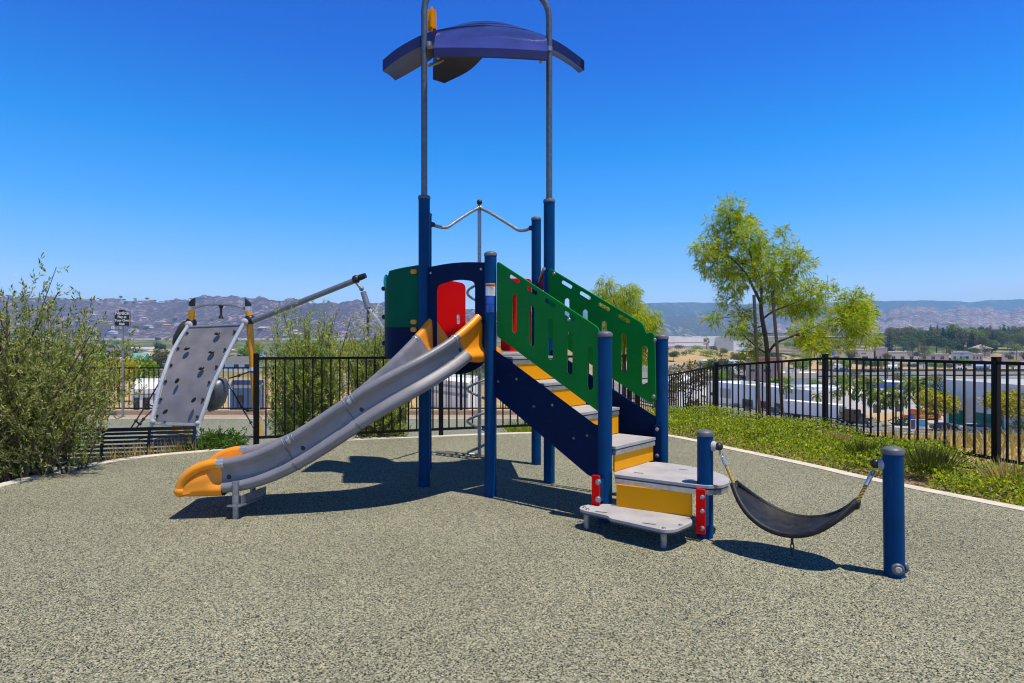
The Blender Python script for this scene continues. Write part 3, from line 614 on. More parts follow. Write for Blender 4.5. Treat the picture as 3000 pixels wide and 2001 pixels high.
for i in range(33):
    t = -1+2*i/32; z = .178+.192*abs(t)**2.0; w = .028+.128*(1-abs(t)**3.6)
    row = []
    for j in range(11):
        q = -1+2*j/10; row.append(Vector((mid.x, mid.y, 0))+ax*(hl*1.0*t)+pp*(w*q)+UP*(z+.016*q*(1-t*t)+.022*q*q*(1-t*t)+(.030*abs(q)**2*abs(t)**4 if True else 0)))
    P.append(row)
b = MB(); sheet(b, P, .026)
for side in (0, 10): b.tube([r_[side]-UP*.011 for r_ in P], .017, 10)
b.tube([P[0][j]-UP*.012 for j in range(11)], .017, 10); b.tube([P[-1][j]-UP*.012 for j in range(11)], .017, 10)
seat = b.build('seat', M['seat'], swing, True, 60)
for t_ in (.47, .53):
    c = P[17][3 if t_ < .5 else 7]; b = MB(); b.lathe(c-UP*.006, [(.016, 0), (.016, .004), (.010, .006)], seg=12); b.build('drain_plug', M['black'], seat)
def ropeset(ball, e):
    d_ = (e-ball).normalized(); r0 = ball+d_*.035
    b = MB(); b.tube([ball+d_*.016, ball+d_*.03, ball+d_*.048], .006, 8); b.tube([ball+d_*.04+Vector((.012*math.cos(a), 0, 0))+d_*(.014*math.sin(a)) for a in [k*math.pi/6 for k in range(12)]], .0035, 6, closed=True); b.build('shackle', M['galv'], swing)
    b = MB(); b.tube([ball+d_*.058, ball+d_*.115], .0125, 14); b.build('ferrule', M['alu'], swing)
    b = MB(); L_ = (e-ball).length; a0 = d_.orthogonal().normalized(); a1 = d_.cross(a0)
    for k in range(3):
        pts = []
        for i in range(60):
            s = .11+(L_-.10)*i/59; th = s*110+k*2.0944; pts.append(ball+d_*s+(a0*math.cos(th)+a1*math.sin(th))*.0052)
        b.tube(pts, .0055, 6)
    b.build('rope', M['rope'], swing)
ropeset(PL+kd*.088+UP*.585, SA+UP*.005); ropeset(PR-kd*.088+UP*.585, SB+UP*.005)
b = MB(); c0 = Vector((1.676, 3.664, 0)); c0 = Vector((mid.x+.012, mid.y+.02, 0))
for k in range(5):
    z = .158-.033*k; a = Vector((1, 0, 0)) if k % 2 else Vector((0, 1, 0)); pts = []
    for i in range(12):
        th = i*math.pi/6; pts.append(c0+UP*z+a*(.009*math.cos(th))+UP*(.021*math.sin(th)))
    b.tube(pts, .0042, 6, closed=True)
b.build('chain', mat('rusty_chain', (.10, .08, .06), .6, .6, var=.4, scale=60), swing)
# ------------------------------------------------------------------ fences
def fence(name, line, label, ztop=1.075, zbot=.07, hpost=1.13, zg=None, pick=.115, flags=None):
    "line: (x, y, ground z) post positions"
    p0 = Vector(line[0]); t = thing(name, p0, label, 'fence')
    for p in line:
        p = Vector(p); b = MB(); b.box(p+UP*(hpost/2-.15), (.062, .062, hpost+.3), Matrix.Rotation(.2, 3, 'Z'), .004); b.box(p+UP*(hpost+.004), (.068, .068, .012), Matrix.Rotation(.2, 3, 'Z'), .003)
        b.build('fence_post', M['fence'], t, False)
    for a, c in zip(line[:-1], line[1:]):
        a, c = Vector(a), Vector(c); d_ = (c-a); L_ = d_.length; x = d_.normalized(); y = UP.cross(x).normalized(); z = x.cross(y); rot = Matrix((x, y, z)).transposed()
        for zz_ in (ztop, zbot):
            b = MB(); b.box((a+c)/2+UP*zz_, (L_-.06, .036, .034), rot, .004); b.build('rail', M['fence'], t, False)
        n = int((L_-.1)/pick)
        for k in range(1, n+1):
            p = a+d_*(k/(n+1)); b = MB(); b.box(p+UP*((ztop+zbot)/2), (.018, .018, ztop-zbot-.01), Matrix.Rotation(math.atan2(d_.y, d_.x), 3, 'Z')); b.build('picket', M['fence'], t, False)
    return t
fence('metal_fence', [(5.62, 4.0, .0), (5.08, 6.4, .0), (4.52, 8.8, -.0), (3.55, 10.6, -.17), (3.25, 12.95, -.46), (2.9, 15.2, -.95)], 'black metal picket fence running along the green ground cover on the right')
fence('metal_fence', [(-3.25, 7.75, .02), (-.995, 8.54, .02), (1.27, 9.33, .02), (1.98, 9.66, .02)], 'black metal picket fence close behind the slide and the blue tower', pick=.112)
fence('metal_fence', [(-10.9+2.4*i, 15.55, -.38) for i in range(6)], 'black metal picket fence on the low tan wall behind the climbing frame', ztop=1.08, zbot=.05, pick=.125)
# ------------------------------------------------------------------ sign
t = thing('notice_sign', at(360, 1222, 15.1), 'small black notice board with white writing on a galvanised channel post', 'sign')
sx_, sd_ = (360-CX)/F*15.1, 15.1
b = MB(); b.box((sx_, sd_, .62), (.055, .03, 2.3), None, .004); b.build('sign_post', M['galv'], t, False)
for k in range(10):
    pass
zt2 = EYE+(Y0-911)*15.1/F; zb2 = EYE-(957-Y0)*15.1/F; w2 = .205
zt2 = EYE-(911-Y0)*15.1/F; zb2 = EYE-(957-Y0)*15.1/F
ol = rounded([(-w2, zb2), (w2, zb2), (w2, zt2), (.11, zt2), (.06, zt2+.05), (-.06, zt2+.05), (-.11, zt2), (-w2, zt2)], [.02, .02, .02, .03, .05, .05, .03, .02])
bd = panel('sign_board', ol, [], .012, (sx_, sd_-.03, 0), (1, 0, 0), M['blacktext'], t, .002)
b2 = [(x*.955, (y-(zb2+zt2)/2)*.955+(zb2+zt2)/2) for x, y in ol]; b3 = [(x*.925, (y-(zb2+zt2)/2)*.928+(zb2+zt2)/2) for x, y in ol]
panel('sign_border', b2, [b3], .004, (sx_, sd_-.037, 0), (1, 0, 0), M['white'], bd, .0005)
for s_, sz, yy in (('Notice', .122, 920.5), ('Play at', .082, 930.5), ('Your Own', .082, 940.5), ('Risk', .082, 951)):
    text('sign_text', s_, sz, (sx_, sd_-.038, EYE-(yy-Y0)*15.1/F-.012), (1, 0, 0), M['white'], bd, bold=.0025)
# ------------------------------------------------------------------ bench
br_, bl_ = Vector((-3.89, 7.43, -.5)), Vector((-5.85, 7.0, -.5)); bx = (bl_-br_).normalized(); bf = Vector((bx.y, -bx.x, 0)); bf = bf if bf.y < 0 else -bf
bench = thing('metal_bench', (br_+bl_)/2, 'black slatted metal bench half hidden behind the kerb and the big olive bush', 'bench')
Lb = (bl_-br_).length; rotb = Matrix((bx, -bf, UP)).transposed()
M['benchpaint'] = mat('blue_black_paint', (.010, .013, .024), .3, var=.3, scale=30)
for k in range(9):
    z = .25-.047*k; o_ = -.06+.012*k
    b = MB(); b.box((br_+bl_)/2+UP*(z+.5)+bf*o_, (Lb, .016, .030 if k else .045), rotb, .005); b.build('back_slat', M['benchpaint'], bench, False)
for k in range(8):
    b = MB(); b.box((br_+bl_)/2+UP*(.44-.01*(k == 7))+bf*(.08+.052*k), (Lb, .036, .016), rotb, .005); b.build('seat_slat', M['benchpaint'], bench, False)
for k in range(5):
    p = br_+bx*(Lb*k/4); b = MB(); b.tube(catmull([p+UP*.77-bf*.085, p+UP*.6-bf*.045, p+UP*.44+bf*.0, p+UP*.425+bf*.2, p+UP*.42+bf*.45], 4), .018, 8)
    if k in (0, 4): b.tube([p+UP*.42+bf*.4, p+bf*.42], .022, 8); b.tube([p+UP*.43+bf*.02, p-bf*.06], .022, 8)
    b.build('bench_frame', M['benchpaint'], bench)
# ------------------------------------------------------------------ climbing frame on the lower surface
M['polegrey'] = mat('grey_pole', (.20, .215, .24), .42, .4, var=.15, scale=20)
M['plate'] = mat('grey_climb_board', (.20, .188, .205), .5, .2, var=.2, scale=3, bump=.1)
M['railwhite'] = mat('pale_painted_tube', (.58, .59, .62), .35, .3, var=.08, scale=20)
M['amber'] = mat('amber_paint', (.80, .33, .006), .4, var=.06)
cf = thing('climbing_frame', Vector((-5.6, 11.3, -.5)), 'grey curved climbing wall with black holds leaning on two amber posts', 'climbing frame')
def cpost(top, base, parent=cf):
    d_ = (top-base); b = MB(); b.tube([base, base+d_*.93], .062, 18); o_ = b.build('amber_post', M['amber'], parent)
    b = MB(); b.tube([base+d_*.925, base+d_*.955], .0625, 18); b.build('post_ring', M['alu'], o_)
    b = MB(); e = base+d_*.955; b.tube([e, e+d_.normalized()*.10], .060, 18)
    for i, v_ in enumerate(b.v):
        if i >= 18 and i < 36: b.v[i] = (v_[0], v_[1], v_[2]+.06*((v_[0]-e.x)/.06)*(1 if top.x < -5.6 else -1))
    b.build('slanted_cap', M['black'], o_); return o_
p1t, p1b = at(726, 880, 11.6), Vector((-4.84, 11.64, -.5)); p2t, p2b = at(563, 878, 11.75), Vector((-6.45, 12.1, -.5))
c1 = cpost(p1t, p1b); c2 = cpost(p2t, p2b)
b = MB(); b.tube([Vector((-6.95, 12.6, -.5)), at(500, 1040, 12.3)], .06, 14); b.build('amber_post', M['amber'], cf)
for f0, f1, m_ in ((.49, .515, 'white'), (.475, .49, 'bluelabel')):
    b = MB(); b.tube([p1b+(p1t-p1b)*f0, p1b+(p1t-p1b)*f1], .0635, 18); b.build('post_label', M[m_], c1)
RT = [(716, 944, 11.5), (690, 990, 11.38), (662, 1044, 11.22), (640, 1092, 11.08), (619, 1138, 10.97), (602, 1190, 10.86), (586, 1240, 10.79), (579, 1306, 10.72)]
LT = [(553, 952, 11.6), (527, 992, 11.45), (501, 1040, 11.28), (484, 1088, 11.12), (468, 1136, 11.0), (455, 1190, 10.9), (445, 1236, 10.82), (437, 1304, 10.76)]
for ln in (RT, LT):
    b = MB(); b.tube(catmull([at(*p) for p in ln], 5), .036, 14); r_ = b.build('side_rail', M['railwhite'], cf)
    e = at(*ln[-1]); b = MB(); b.tube([e, e+(at(*ln[-2])-e)*.45], .040, 14); b.build('rail_foot', M['bluelabel'], r_)
    b = MB(); b.ball(at(*ln[-2])+Vector((.03 if ln is LT else -.03, -.02, 0)), .05, 12); b.build('ball_joint', M['board_grey'], r_)
    b = MB(); p = at(*ln[0]); b.ball(p, .075, 14, (1, .6, 1)); b.build('clamp_plate', M['board_grey'], r_)
    q = p1b+(p1t-p1b)*.80 if ln is RT else p2b+(p2t-p2b)*.80
    b = MB(); b.ball(Vector((q.x, q.y, p.z+.05)), .105, 14); b.build('black_collar', M['black'], c1 if ln is RT else c2)
Lp = catmull([at(*p)+Vector((.05, 0, 0)) for p in LT[:7]], 5); Rp = catmull([at(*p)-Vector((.05, 0, 0)) for p in RT[:7]], 5)
P = [[a+(c-a)*(j/6) for j in range(7)] for a, c in zip(Lp[1:], Rp[1:])]; b = MB(); sheet(b, P, .02); cw = b.build('climbing_wall', M['plate'], cf)
b = MB(); b.tube([Lp[1]-UP*-.015, Rp[1]-UP*-.015], .018, 8); b.tube([Lp[-1]-UP*.03, Rp[-1]-UP*.03], .03, 10); b.build('cross_bar', M['alu'], cf)
for x, y, a in ((1328, 500, .15), (980, 672, .4), (1262, 712, .15), (1146, 898, .4), (868, 1040, 1.0), (1058, 1260, .9), (732, 1395, .9)):
    X_, Y_ = 300+x/3.92, 850+y/3.92; f_ = (Y_-948)/292; p = at(X_, Y_, 11.5-.72*min(1, f_*1.25)+.0)
    b = MB(); b.ball(p+Vector((0, -.03, 0)), .058, 12, (1, .8, .45), Matrix.Rotation(-a, 3, 'Y')); b.build('climbing_hold', M['black'], cw)
for a, c in ((Lp, 1), (Rp, -1)):
    for i in range(3, 31, 5):
        b = MB(); b.ball(a[i]+Vector((c*.03, -.02, 0)), .026, 8); b.build('bolt_cap', M['black'], cw)
b = MB(); e0, e1 = at(572, 902, 11.75), at(718, 905, 11.6); mm = (e0+e1)/2+UP*.075; b.tube(catmull([e0, e0*.6+mm*.4+UP*.03, mm, e1*.6+mm*.4+UP*.03, e1], 5), .025, 10); tb = b.build('top_bar', M['galv'], cf)
b = MB(); q = mm+Vector((.02, 0, -.03)); b.ball(q, .05, 10, (1, .7, 1)); b.tube([q-UP*.04, q-UP*.19], .024, 8); b.lathe(q-UP*.24, [(.05, 0), (.045, .02), (.028, .06)]); b.build('hanging_grip', M['black'], tb)
ar0, ar1 = at(742, 940, 11.55), at(1036, 823, 11.2)
b = MB(); b.tube([ar0, ar1], .053, 18); am = b.build('spinner_arm', M['polegrey'], cf)
e = at(1043, 818, 11.2); b = MB(); b.ball(e, .078, 14); b.build('arm_collar', M['black'], am)
dd = (ar1-ar0).normalized(); b = MB(); b.tube([e+dd*.08, e+dd*.2], [.058, .048], 14); b.build('slanted_cap', M['black'], am)
s0, s1, s2 = at(1059, 846, 11.1), at(1064, 856, 11.1), at(1079, 903, 11.05)
b = MB(); b.tube([e-UP*.05, s0], .03, 8); b.ball(s0, .045, 12); b.tube([s1, s2], [.052, .058], 18); sn = b.build('spinner_sleeve', M['polegrey'], am)
b = MB(); b.tube(catmull([s2, at(1097, 925, 11.0), at(1118, 955, 10.95), at(1142, 1000, 10.9), at(1165, 1060, 10.85), at(1180, 1130, 10.8)], 4), .028, 10); b.build('spinner_hoop', M['alu'], sn)
b = MB(); b.tube(catmull([s2, at(1078, 940, 11.15), at(1079, 1000, 11.2), at(1090, 1080, 11.2), at(1115, 1150, 11.1), at(1150, 1190, 10.9), at(1180, 1130, 10.8)], 4), .028, 10); b.build('spinner_hoop', M['galvdark'], sn)
def slab_outline(name, pts, d, th, m, parent):
    P_ = [at(x, y, d) for x, y in pts]; c = sum(P_, Vector())/len(P_); n = len(P_); b = MB()
    K = 4; rings = []
    for k in range(K+1):
        s = 1-(k/K); rings.append([c+(p-c)*s+Vector((0, -th*1.6*math.sqrt(max(0, 1-s*s)), 0)) for p in P_])
    b.add([p for r_ in rings[:-1] for p in r_]+[rings[-1][0]], [(i*n+k, i*n+(k+1) % n, (i+1)*n+(k+1) % n, (i+1)*n+k) for i in range(K-1) for k in range(n)]+[((K-1)*n+k, (K-1)*n+(k+1) % n, K*n) for k in range(n)])
    bk = len(b.v); b.add([p+Vector((0, th, 0)) for p in P_], [tuple(range(n))]); b.add([], []); b.f += [(k, (k+1) % n, bk+(k+1) % n, bk+k) for k in range(n)]; b.m += [0]*n
    return b.build(name, m, parent, True, 50)
slab_outline('moulded_bucket', [(618, 1110), (640, 1106), (655, 1110), (661, 1124), (661, 1150), (652, 1180), (636, 1200), (612, 1207), (602, 1196), (602, 1160), (608, 1130)], 11.9, .12, M['galvdark'], cf)
slab_outline('leaf_board', [(553, 943), (548, 975), (530, 1000), (512, 1018), (504, 1008), (506, 990), (516, 970), (526, 950), (538, 940)], 11.9, .05, mat('dark_olive_rubber', (.035, .035, .02), .6), cf)
for pts in ([(474, 1108, 11.6), (430, 1183, 11.4), (398, 1233, 11.2), (378, 1262, 11.1)], [(448, 1200, 11.7), (420, 1228, 11.5), (396, 1258, 11.3)], [(430, 1183, 11.4), (452, 1190, 11.7), (458, 1180, 11.9)], [(398, 1233, 11.2), (410, 1242, 11.3), (420, 1228, 11.5)],
            [(740, 1086, 11.7), (700, 1100, 11.9), (672, 1108, 12.0)], [(668, 1120, 12.0), (708, 1193, 11.8), (735, 1238, 11.5), (752, 1270, 11.4)], [(708, 1193, 11.8), (725, 1203, 11.7), (745, 1202, 11.7), (758, 1196, 11.65)]):
    b = MB(); b.tube(catmull([at(*p) for p in pts], 4), .014, 8)
    for p in pts[1:-1]: b.ball(at(*p), .032, 8)
    b.build('climbing_rope', M['black'], cf)
# ------------------------------------------------------------------ plants near the camera
nrg = np.random.default_rng(5)
def unit(v): return v/np.maximum(np.linalg.norm(v, axis=1)[:, None], 1e-9)
def leaf_mesh(name, pos, dirs, ln, wd, m, parent=None, droop=0.0, world=True):
    "one narrow folded leaf per row: base, left, tip, right"
    n = len(pos); d_ = unit(dirs); r_ = unit(nrg.normal(size=(n, 3))); s = unit(np.cross(d_, r_)); nn = np.cross(s, d_)
    ln = np.broadcast_to(ln, n)[:, None]; wd = np.broadcast_to(wd, n)[:, None]
    tip = pos+d_*ln; tip[:, 2] -= droop*ln[:, 0]
    mid_ = pos+d_*ln*.45+nn*wd*.25; mid_[:, 2] -= droop*ln[:, 0]*.2
    v = np.stack([pos, mid_+s*wd*.5, tip, mid_-s*wd*.5], 1).reshape(-1, 3)
    if parent is not None: v = v-np.array(wloc(parent))
    me = bpy.data.meshes.new(name); me.vertices.add(4*n); me.loops.add(4*n); me.polygons.add(n)
    me.vertices.foreach_set('co', v.ravel().astype(np.float32)); me.loops.foreach_set('vertex_index', np.arange(4*n, dtype=np.int32))
    me.polygons.foreach_set('loop_start', np.arange(0, 4*n, 4, dtype=np.int32)); me.update(calc_edges=True)
    return link(name, me, m, parent, False)
LF = {}
LF['olive'] = leafmat('olive_leaf', [(.04, .065, .022), (.13, .165, .04), (.27, .295, .06), (.44, .44, .10), (.52, .51, .26)], .36)
LF['olive2'] = leafmat('grey_green_leaf', [(.13, .18, .05), (.28, .34, .07), (.43, .47, .09), (.54, .54, .22)], .42)
LF['acacia'] = leafmat('yellow_green_leaf', [(.07, .16, .014), (.20, .35, .016), (.37, .51, .02), (.56, .62, .03), (.60, .42, .02)], .46)
LF['cover'] = leafmat('ground_cover_leaf', [(.05, .11, .010), (.17, .26, .012), (.33, .41, .014), (.56, .56, .03)], .40)
LF['sedge'] = leafmat('dark_sedge_blade', [(.035, .06, .012), (.09, .12, .02), (.20, .19, .05)], .2)
LF['straw'] = leafmat('dry_straw', [(.30, .21, .07), (.45, .33, .13), (.34, .30, .06), (.55, .42, .20)], .3)
LF['shrub'] = leafmat('glossy_green_leaf', [(.03, .09, .012), (.08, .17, .02), (.14, .24, .03)], .25)
LF['grass'] = leafmat('bright_grass', [(.16, .24, .01), (.30, .36, .015), (.40, .40, .04)], .35)
def bush(root, base_pts, crown_fn, nst, lpst, ll, lw, leaf, stem_r=.008, up=.75, lo=.25, bark='bark', sprd=.06, rv=.42):
    "upright multi-stem shrub: stems from the base to points of the crown, leaves along them"
    sm = MB(); pos, dr = [], []
    for i in range(nst):
        b0 = Vector(base_pts[i % len(base_pts)])+Vector((rnd.gauss(0, .05), rnd.gauss(0, .05), 0)); e = crown_fn(i)
        m1 = b0+(e-b0)*.45+Vector((rnd.gauss(0, .06), rnd.gauss(0, .06), .10)); pts = catmull([b0, m1, e], 5)
        if i < 90: sm.tube(pts, [stem_r*(1-.75*k/(len(pts)-1))*(1.8 if i < 14 else 1) for k in range(len(pts))], 5)
        A = np.array([tuple(p) for p in pts]); tw_ = max(4, lpst//13)
        for w_ in range(tw_):
            t0 = lo+(1-lo)*(w_+rnd.random())/tw_; ix = t0*(len(A)-1); k = min(int(ix), len(A)-2); p0 = A[k]*(1-ix+k)+A[k+1]*(ix-k); tg = A[k+1]-A[k]; tg = tg/np.linalg.norm(tg)
            td = tg*.9+nrg.normal(size=3)*.5+np.array([0, 0, .35]); td /= np.linalg.norm(td); L_ = rnd.uniform(.08, .24)*(1.15-.5*t0)*sprd/.06; m_ = 13; f_ = (np.arange(m_)+nrg.random(m_)*.6)/m_
            q = p0+td*(f_[:, None]*L_)+nrg.normal(size=(m_, 3))*.006; pos.append(q); dr.append(td*up+nrg.normal(size=(m_, 3))*rv+np.array([0, 0, .1]))
    pos = np.concatenate(pos); dr = np.concatenate(dr); n = len(pos)
    sm.build('stems', M[bark], root); leaf_mesh('foliage', pos, dr, ll*nrg.uniform(.6, 1.25, n), lw*nrg.uniform(.7, 1.2, n), LF[leaf], root)
# big olive-like bush at the left edge
ob = Vector((-4.95, 5.95, -.35))
t = thing('olive_bush', ob, 'tall bushy olive shrub with narrow upright leaves beside the kerb at the left edge', 'shrub')
def cr1(i):
    while True:
        a = rnd.uniform(0, 2*math.pi); r_ = math.sqrt(rnd.random()); z = rnd.random()
        X = ob.x+.08+1.18*r_*math.cos(a); Y = ob.y+.15+.95*r_*math.sin(a)
        top = 1.86-.46*r_**2-.55*max(0, (X-ob.x)-.35)+.0
        Z = .25+(top-.25)*z**.6
        if Z < .75 and X > ob.x+.55: continue
        if X > (-4.12 if Z > 1.0 else -3.85): continue
        if Z < .5 and rnd.random() < .5: continue
        if i % 11 == 0: Z = top+rnd.uniform(.03, .33)*(1-.5*r_); 
        return Vector((X, Y, Z))
bush(t, [ob+Vector((x, y, 0)) for x, y in ((0, 0), (.3, -.12), (-.25, .1), (.55, .05), (.1, .2), (-.5, 0))], cr1, 470, 150, .050, .0125, 'olive', .012, lo=.26, up=.85, rv=.5)
# lighter one behind the fence, left of the tower
for nm, c0, rx, ry, tp, ns, lab in (('olive_shrub', Vector((-3.15, 9.35, -.5)), .62, .45, 1.62, 420, 'airy grey green olive shrub growing behind the fence between amber post and slide'),
                           ('olive_shrub', Vector((-2.05, 9.6, -.5)), .50, .42, 1.50, 360, 'airy grey green olive shrub growing behind the fence just left of the green bulging panel')):
    t = thing(nm, c0, lab, 'shrub')
    def cr2(i):
        a = rnd.uniform(0, 2*math.pi); r_ = math.sqrt(rnd.random()); tt = tp-.35*r_**2
        Z = -.2+(tt+.2)*rnd.random()**.65
        if i % 6 == 0: Z = tt+rnd.uniform(.0, .40)
        return Vector((c0.x+rx*1.15*r_*math.cos(a), c0.y+ry*r_*math.sin(a), Z))
    bush(t, [c0+Vector((x, y, 0)) for x, y in ((0, 0), (.2, .1), (-.2, .05))], cr2, ns, 130, .058, .013, 'olive2', .010, lo=.12)
# feathery trees
def tuft_tree(root, blobs, d, limbs, leaf, ll, lw, dens, jit=.55, droop=.25, trunk_r=.045, sc=1.0, up=.15):
    b = MB()
    for (pts, r0, r1) in limbs:
        P_ = catmull([p for p in pts], 5); b.tube(P_, [r0+(r1-r0)*k/(len(P_)-1) for k in range(len(P_))], 8)
    pos, dr = [], []; tw = MB()
    for (c, rx, rz) in blobs:
        n = int(dens*rx*rz*10)+4; oy = rnd.uniform(-jit, jit)*.8
        for k in range(n):
            a = nrg.normal(size=3); a /= np.linalg.norm(a); r_ = nrg.random()**.45
            q = np.array([c.x+a[0]*rx*r_, c.y+oy+a[1]*min(.5, (rx+rz)*.5)*r_, c.z+a[2]*rz*r_])
            od = np.array([a[0], a[1], a[2]*.7+up]); m_ = rnd.randint(7, 13); od = od/np.linalg.norm(od)
            s = nrg.random(m_)[:, None]*.12; qq = q+od*s+nrg.normal(size=(m_, 3))*.012
            pos.append(qq); dr.append(od*.7+nrg.normal(size=(m_, 3))*.6+np.array([0, 0, -.1]))
            if k % 5 == 0: tw.tube([Vector(c)+Vector((0, oy, 0)), Vector(q)], [.006, .003], 3)
    pos = np.concatenate(pos); dr = np.concatenate(dr); n = len(pos)
    b.add(tw.v, tw.f); b.build('trunk', M['bark'], root); leaf_mesh('crown', pos, dr, ll*nrg.uniform(.6, 1.2, n), lw*nrg.uniform(.7, 1.2, n), LF[leaf], root, droop)
D1 = 11.0
z8 = lambda x, y, d=D1: at(1850+x/2.614, 550+y/2.614, d)
B1 = [(770,160,90,70),(640,270,40,50),(850,280,130,100),(545,460,100,45),(690,420,90,70),(880,400,120,80),(650,570,130,100),(900,560,140,100),(1120,370,40,35),(1080,490,90,70),(1180,500,50,50),(1210,600,90,80),(1000,650,140,100),(780,710,100,80),(1150,720,90,70),(800,840,70,55),(1050,800,80,55),(600,1000,35,45),(850,960,60,45),(780,1080,75,45),(1250,880,110,90),(1400,780,110,65),(1590,760,45,45),(1430,900,140,90),(1620,880,110,80),(1560,1020,150,90),(1750,1000,100,85),(1860,950,45,60),(1700,1140,110,55),(1480,1170,130,65),(1320,1100,100,70),(1620,1215,70,28),(1350,1240,55,40),(940,1120,50,50),(930,1260,60,40),(960,1320,45,25)]
gz = -.30
t = thing('feathery_tree', Vector((z8(1035, 1500).x, D1, gz)), 'young feathery yellow green tree staked behind the right fence, low limb reaching right', 'tree')
trunkpts = [Vector((z8(1045, 1500).x+.02, D1, gz)), z8(1040, 1270), z8(1000, 1000), z8(990, 880)]
limbs = [(trunkpts, .048, .034), ([z8(995, 890), z8(930, 760), z8(880, 660), z8(770, 545), z8(680, 490)], .030, .010), ([z8(995, 880), z8(990, 720), z8(930, 600), z8(900, 480), z8(780, 390), z8(740, 220)], .026, .008),
         ([z8(1040, 1275), z8(1110, 1190), z8(1250, 1130), z8(1420, 1060), z8(1600, 980)], .026, .008), ([z8(1035, 1270), z8(960, 1220), z8(870, 1140), z8(780, 1060)], .018, .006), ([z8(1000, 1010), z8(1080, 950), z8(1180, 910), z8(1330, 850)], .02, .006),
         ([z8(1000, 1060), z8(940, 1070), z8(910, 1000), z8(860, 985), z8(640, 1000)], .012, .004), ([z8(985, 700), z8(1060, 600), z8(1160, 520)], .014, .005), ([z8(985, 480), z8(1000, 430), z8(1110, 370)], .010, .004), ([z8(1250, 1130), z8(1500, 1150), z8(1690, 1140)], .012, .004)]
tuft_tree(t, [(z8(x, y), .90*rx/2.614*D1/F, .95*ry/2.614*D1/F) for x, y, rx, ry in B1], D1, limbs, 'acacia', .118, .015, 250)
for lab, p0, p1 in (('weathered wooden stake standing left of the feathery tree trunk', Vector((z8(962, 1500).x, 10.85, -.3)), z8(938, 820, 10.85)), ('weathered wooden stake leaning right of the feathery tree trunk', Vector((z8(1152, 1500).x, 10.9, -.3)), z8(1078, 790, 10.9))):
    b = MB(); b.tube([p0, p1], .028, 12); tag(b.build('tree_stake', M['stake']), lab, 'tree stake', 'stakes holding the feathery tree')
    b = MB()
sa, sb = z8(940, 1475, 10.85), z8(1140, 1470, 10.88)
b = MB(); b.tube(catmull([sa, (sa+sb)/2+Vector((0, .02, -.04)), sb], 6), .010, 6); tag(b.build('tree_tie', M['black']), 'black rubber tie slung between both tree stakes round the trunk', 'tree tie')
D2 = 13.5; z2_ = lambda x, y: at(1450+x/2.613, 750+y/2.613, D2)
B2 = [(850,215,50,45),(810,290,45,50),(900,300,60,50),(985,300,90,60),(1030,260,40,30),(940,390,110,70),(1050,400,90,60),(1120,440,70,50),(1190,480,45,60),(1200,560,50,45),(1060,500,110,70),(940,500,100,70),(820,420,60,60),(960,640,110,80),(1100,640,90,70),(950,760,60,50),(1080,760,50,50)]
t = thing('feathery_tree', Vector((z2_(980, 900).x, D2, -.9)), 'smaller feathery yellow green tree showing behind the far green stair panel', 'tree')
tuft_tree(t, [(z2_(x, y), rx/2.613*D2/F, ry/2.613*D2/F) for x, y, rx, ry in B2], D2, [([Vector((z2_(980, 900).x, D2, -.9)), z2_(985, 700), z2_(960, 480), z2_(870, 250)], .04, .008), ([z2_(985, 700), z2_(1060, 560), z2_(1170, 500)], .02, .006)], 'acacia', .13, .013, 230, droop=.5, up=-.25)
# ground cover on the bed
def in_poly(x, y, pl):
    c = np.zeros(len(x), bool); j = len(pl)-1
    for i in range(len(pl)):
        xi, yi = pl[i]; xj, yj = pl[j]
        c ^= ((yi > y) != (yj > y)) & (x < (xj-xi)*(y-yi)/(yj-yi+1e-12)+xi); j = i
    return c
bed = [p for p in offset2(kc, .20) if p[0] > 2.1 and p[1] > 2.4]+[(6.2, 2.4), (5.45, 4.0), (4.98, 6.4), (4.42, 8.7), (3.5, 10.4), (2.5, 10.3), (1.6, 9.6)]
def hnoise(x, y, s=1.0, o=0.0):
    return (np.sin(x*3.1*s+o)+np.sin(y*3.7*s+1.3+o)+np.sin((x+y)*2.3*s+2.1+o)+np.sin((x*1.7-y*2.9)*s+.5+o))/4
n = 150000; x = nrg.uniform(1.5, 6.2, n); y = nrg.uniform(2.4, 10.4, n)
k = in_poly(x, y, bed); x, y = x[k], y[k]
bare = ((x-3.50)**2/.42**2+(y-5.72)**2/.30**2 < 1) | ((x-4.75)**2/.55**2+(y-6.15)**2/.28**2 < 1) | ((x-3.25)**2/.3**2+(y-6.05)**2/.2**2 < 1)
x, y = x[~bare], y[~bare]
h = .17+.085*hnoise(x, y, 1.0)+.05*hnoise(x, y, 3.2, 1.0)+.07*np.clip((y-7)/3, 0, 1)
kd_ = np.array([min(math.hypot(a-p[0], c-p[1]) for p in KERB[9:]) if False else .5 for a, c in zip(x[:1], y[:1])])
ed = np.full(len(x), 9.0)
for p in kc: ed = np.minimum(ed, np.hypot(x-p[0], y-p[1]))
h = h*np.clip((ed-.14)/.22, .25, 1)
z = -.045+h*nrg.random(len(x))**.45
pos = np.stack([x, y, z], 1); dr = nrg.normal(size=pos.shape)*.8+np.array([0, 0, .6])
tag(leaf_mesh('ground_cover', pos, dr, nrg.uniform(.022, .046, len(x)), nrg.uniform(.012, .021, len(x)), LF['cover']), 'low yellow green leafy ground cover filling the bed beside the kerb', 'ground cover', kind='stuff')
n = 2600; x = nrg.uniform(3.0, 5.4, n); y = nrg.uniform(5.0, 6.7, n); k = in_poly(x, y, bed); x, y = x[k], y[k]
pos = np.stack([x, y, np.full(len(x), -.042)], 1); dr = nrg.normal(size=pos.shape)*np.array([1, 1, .12])
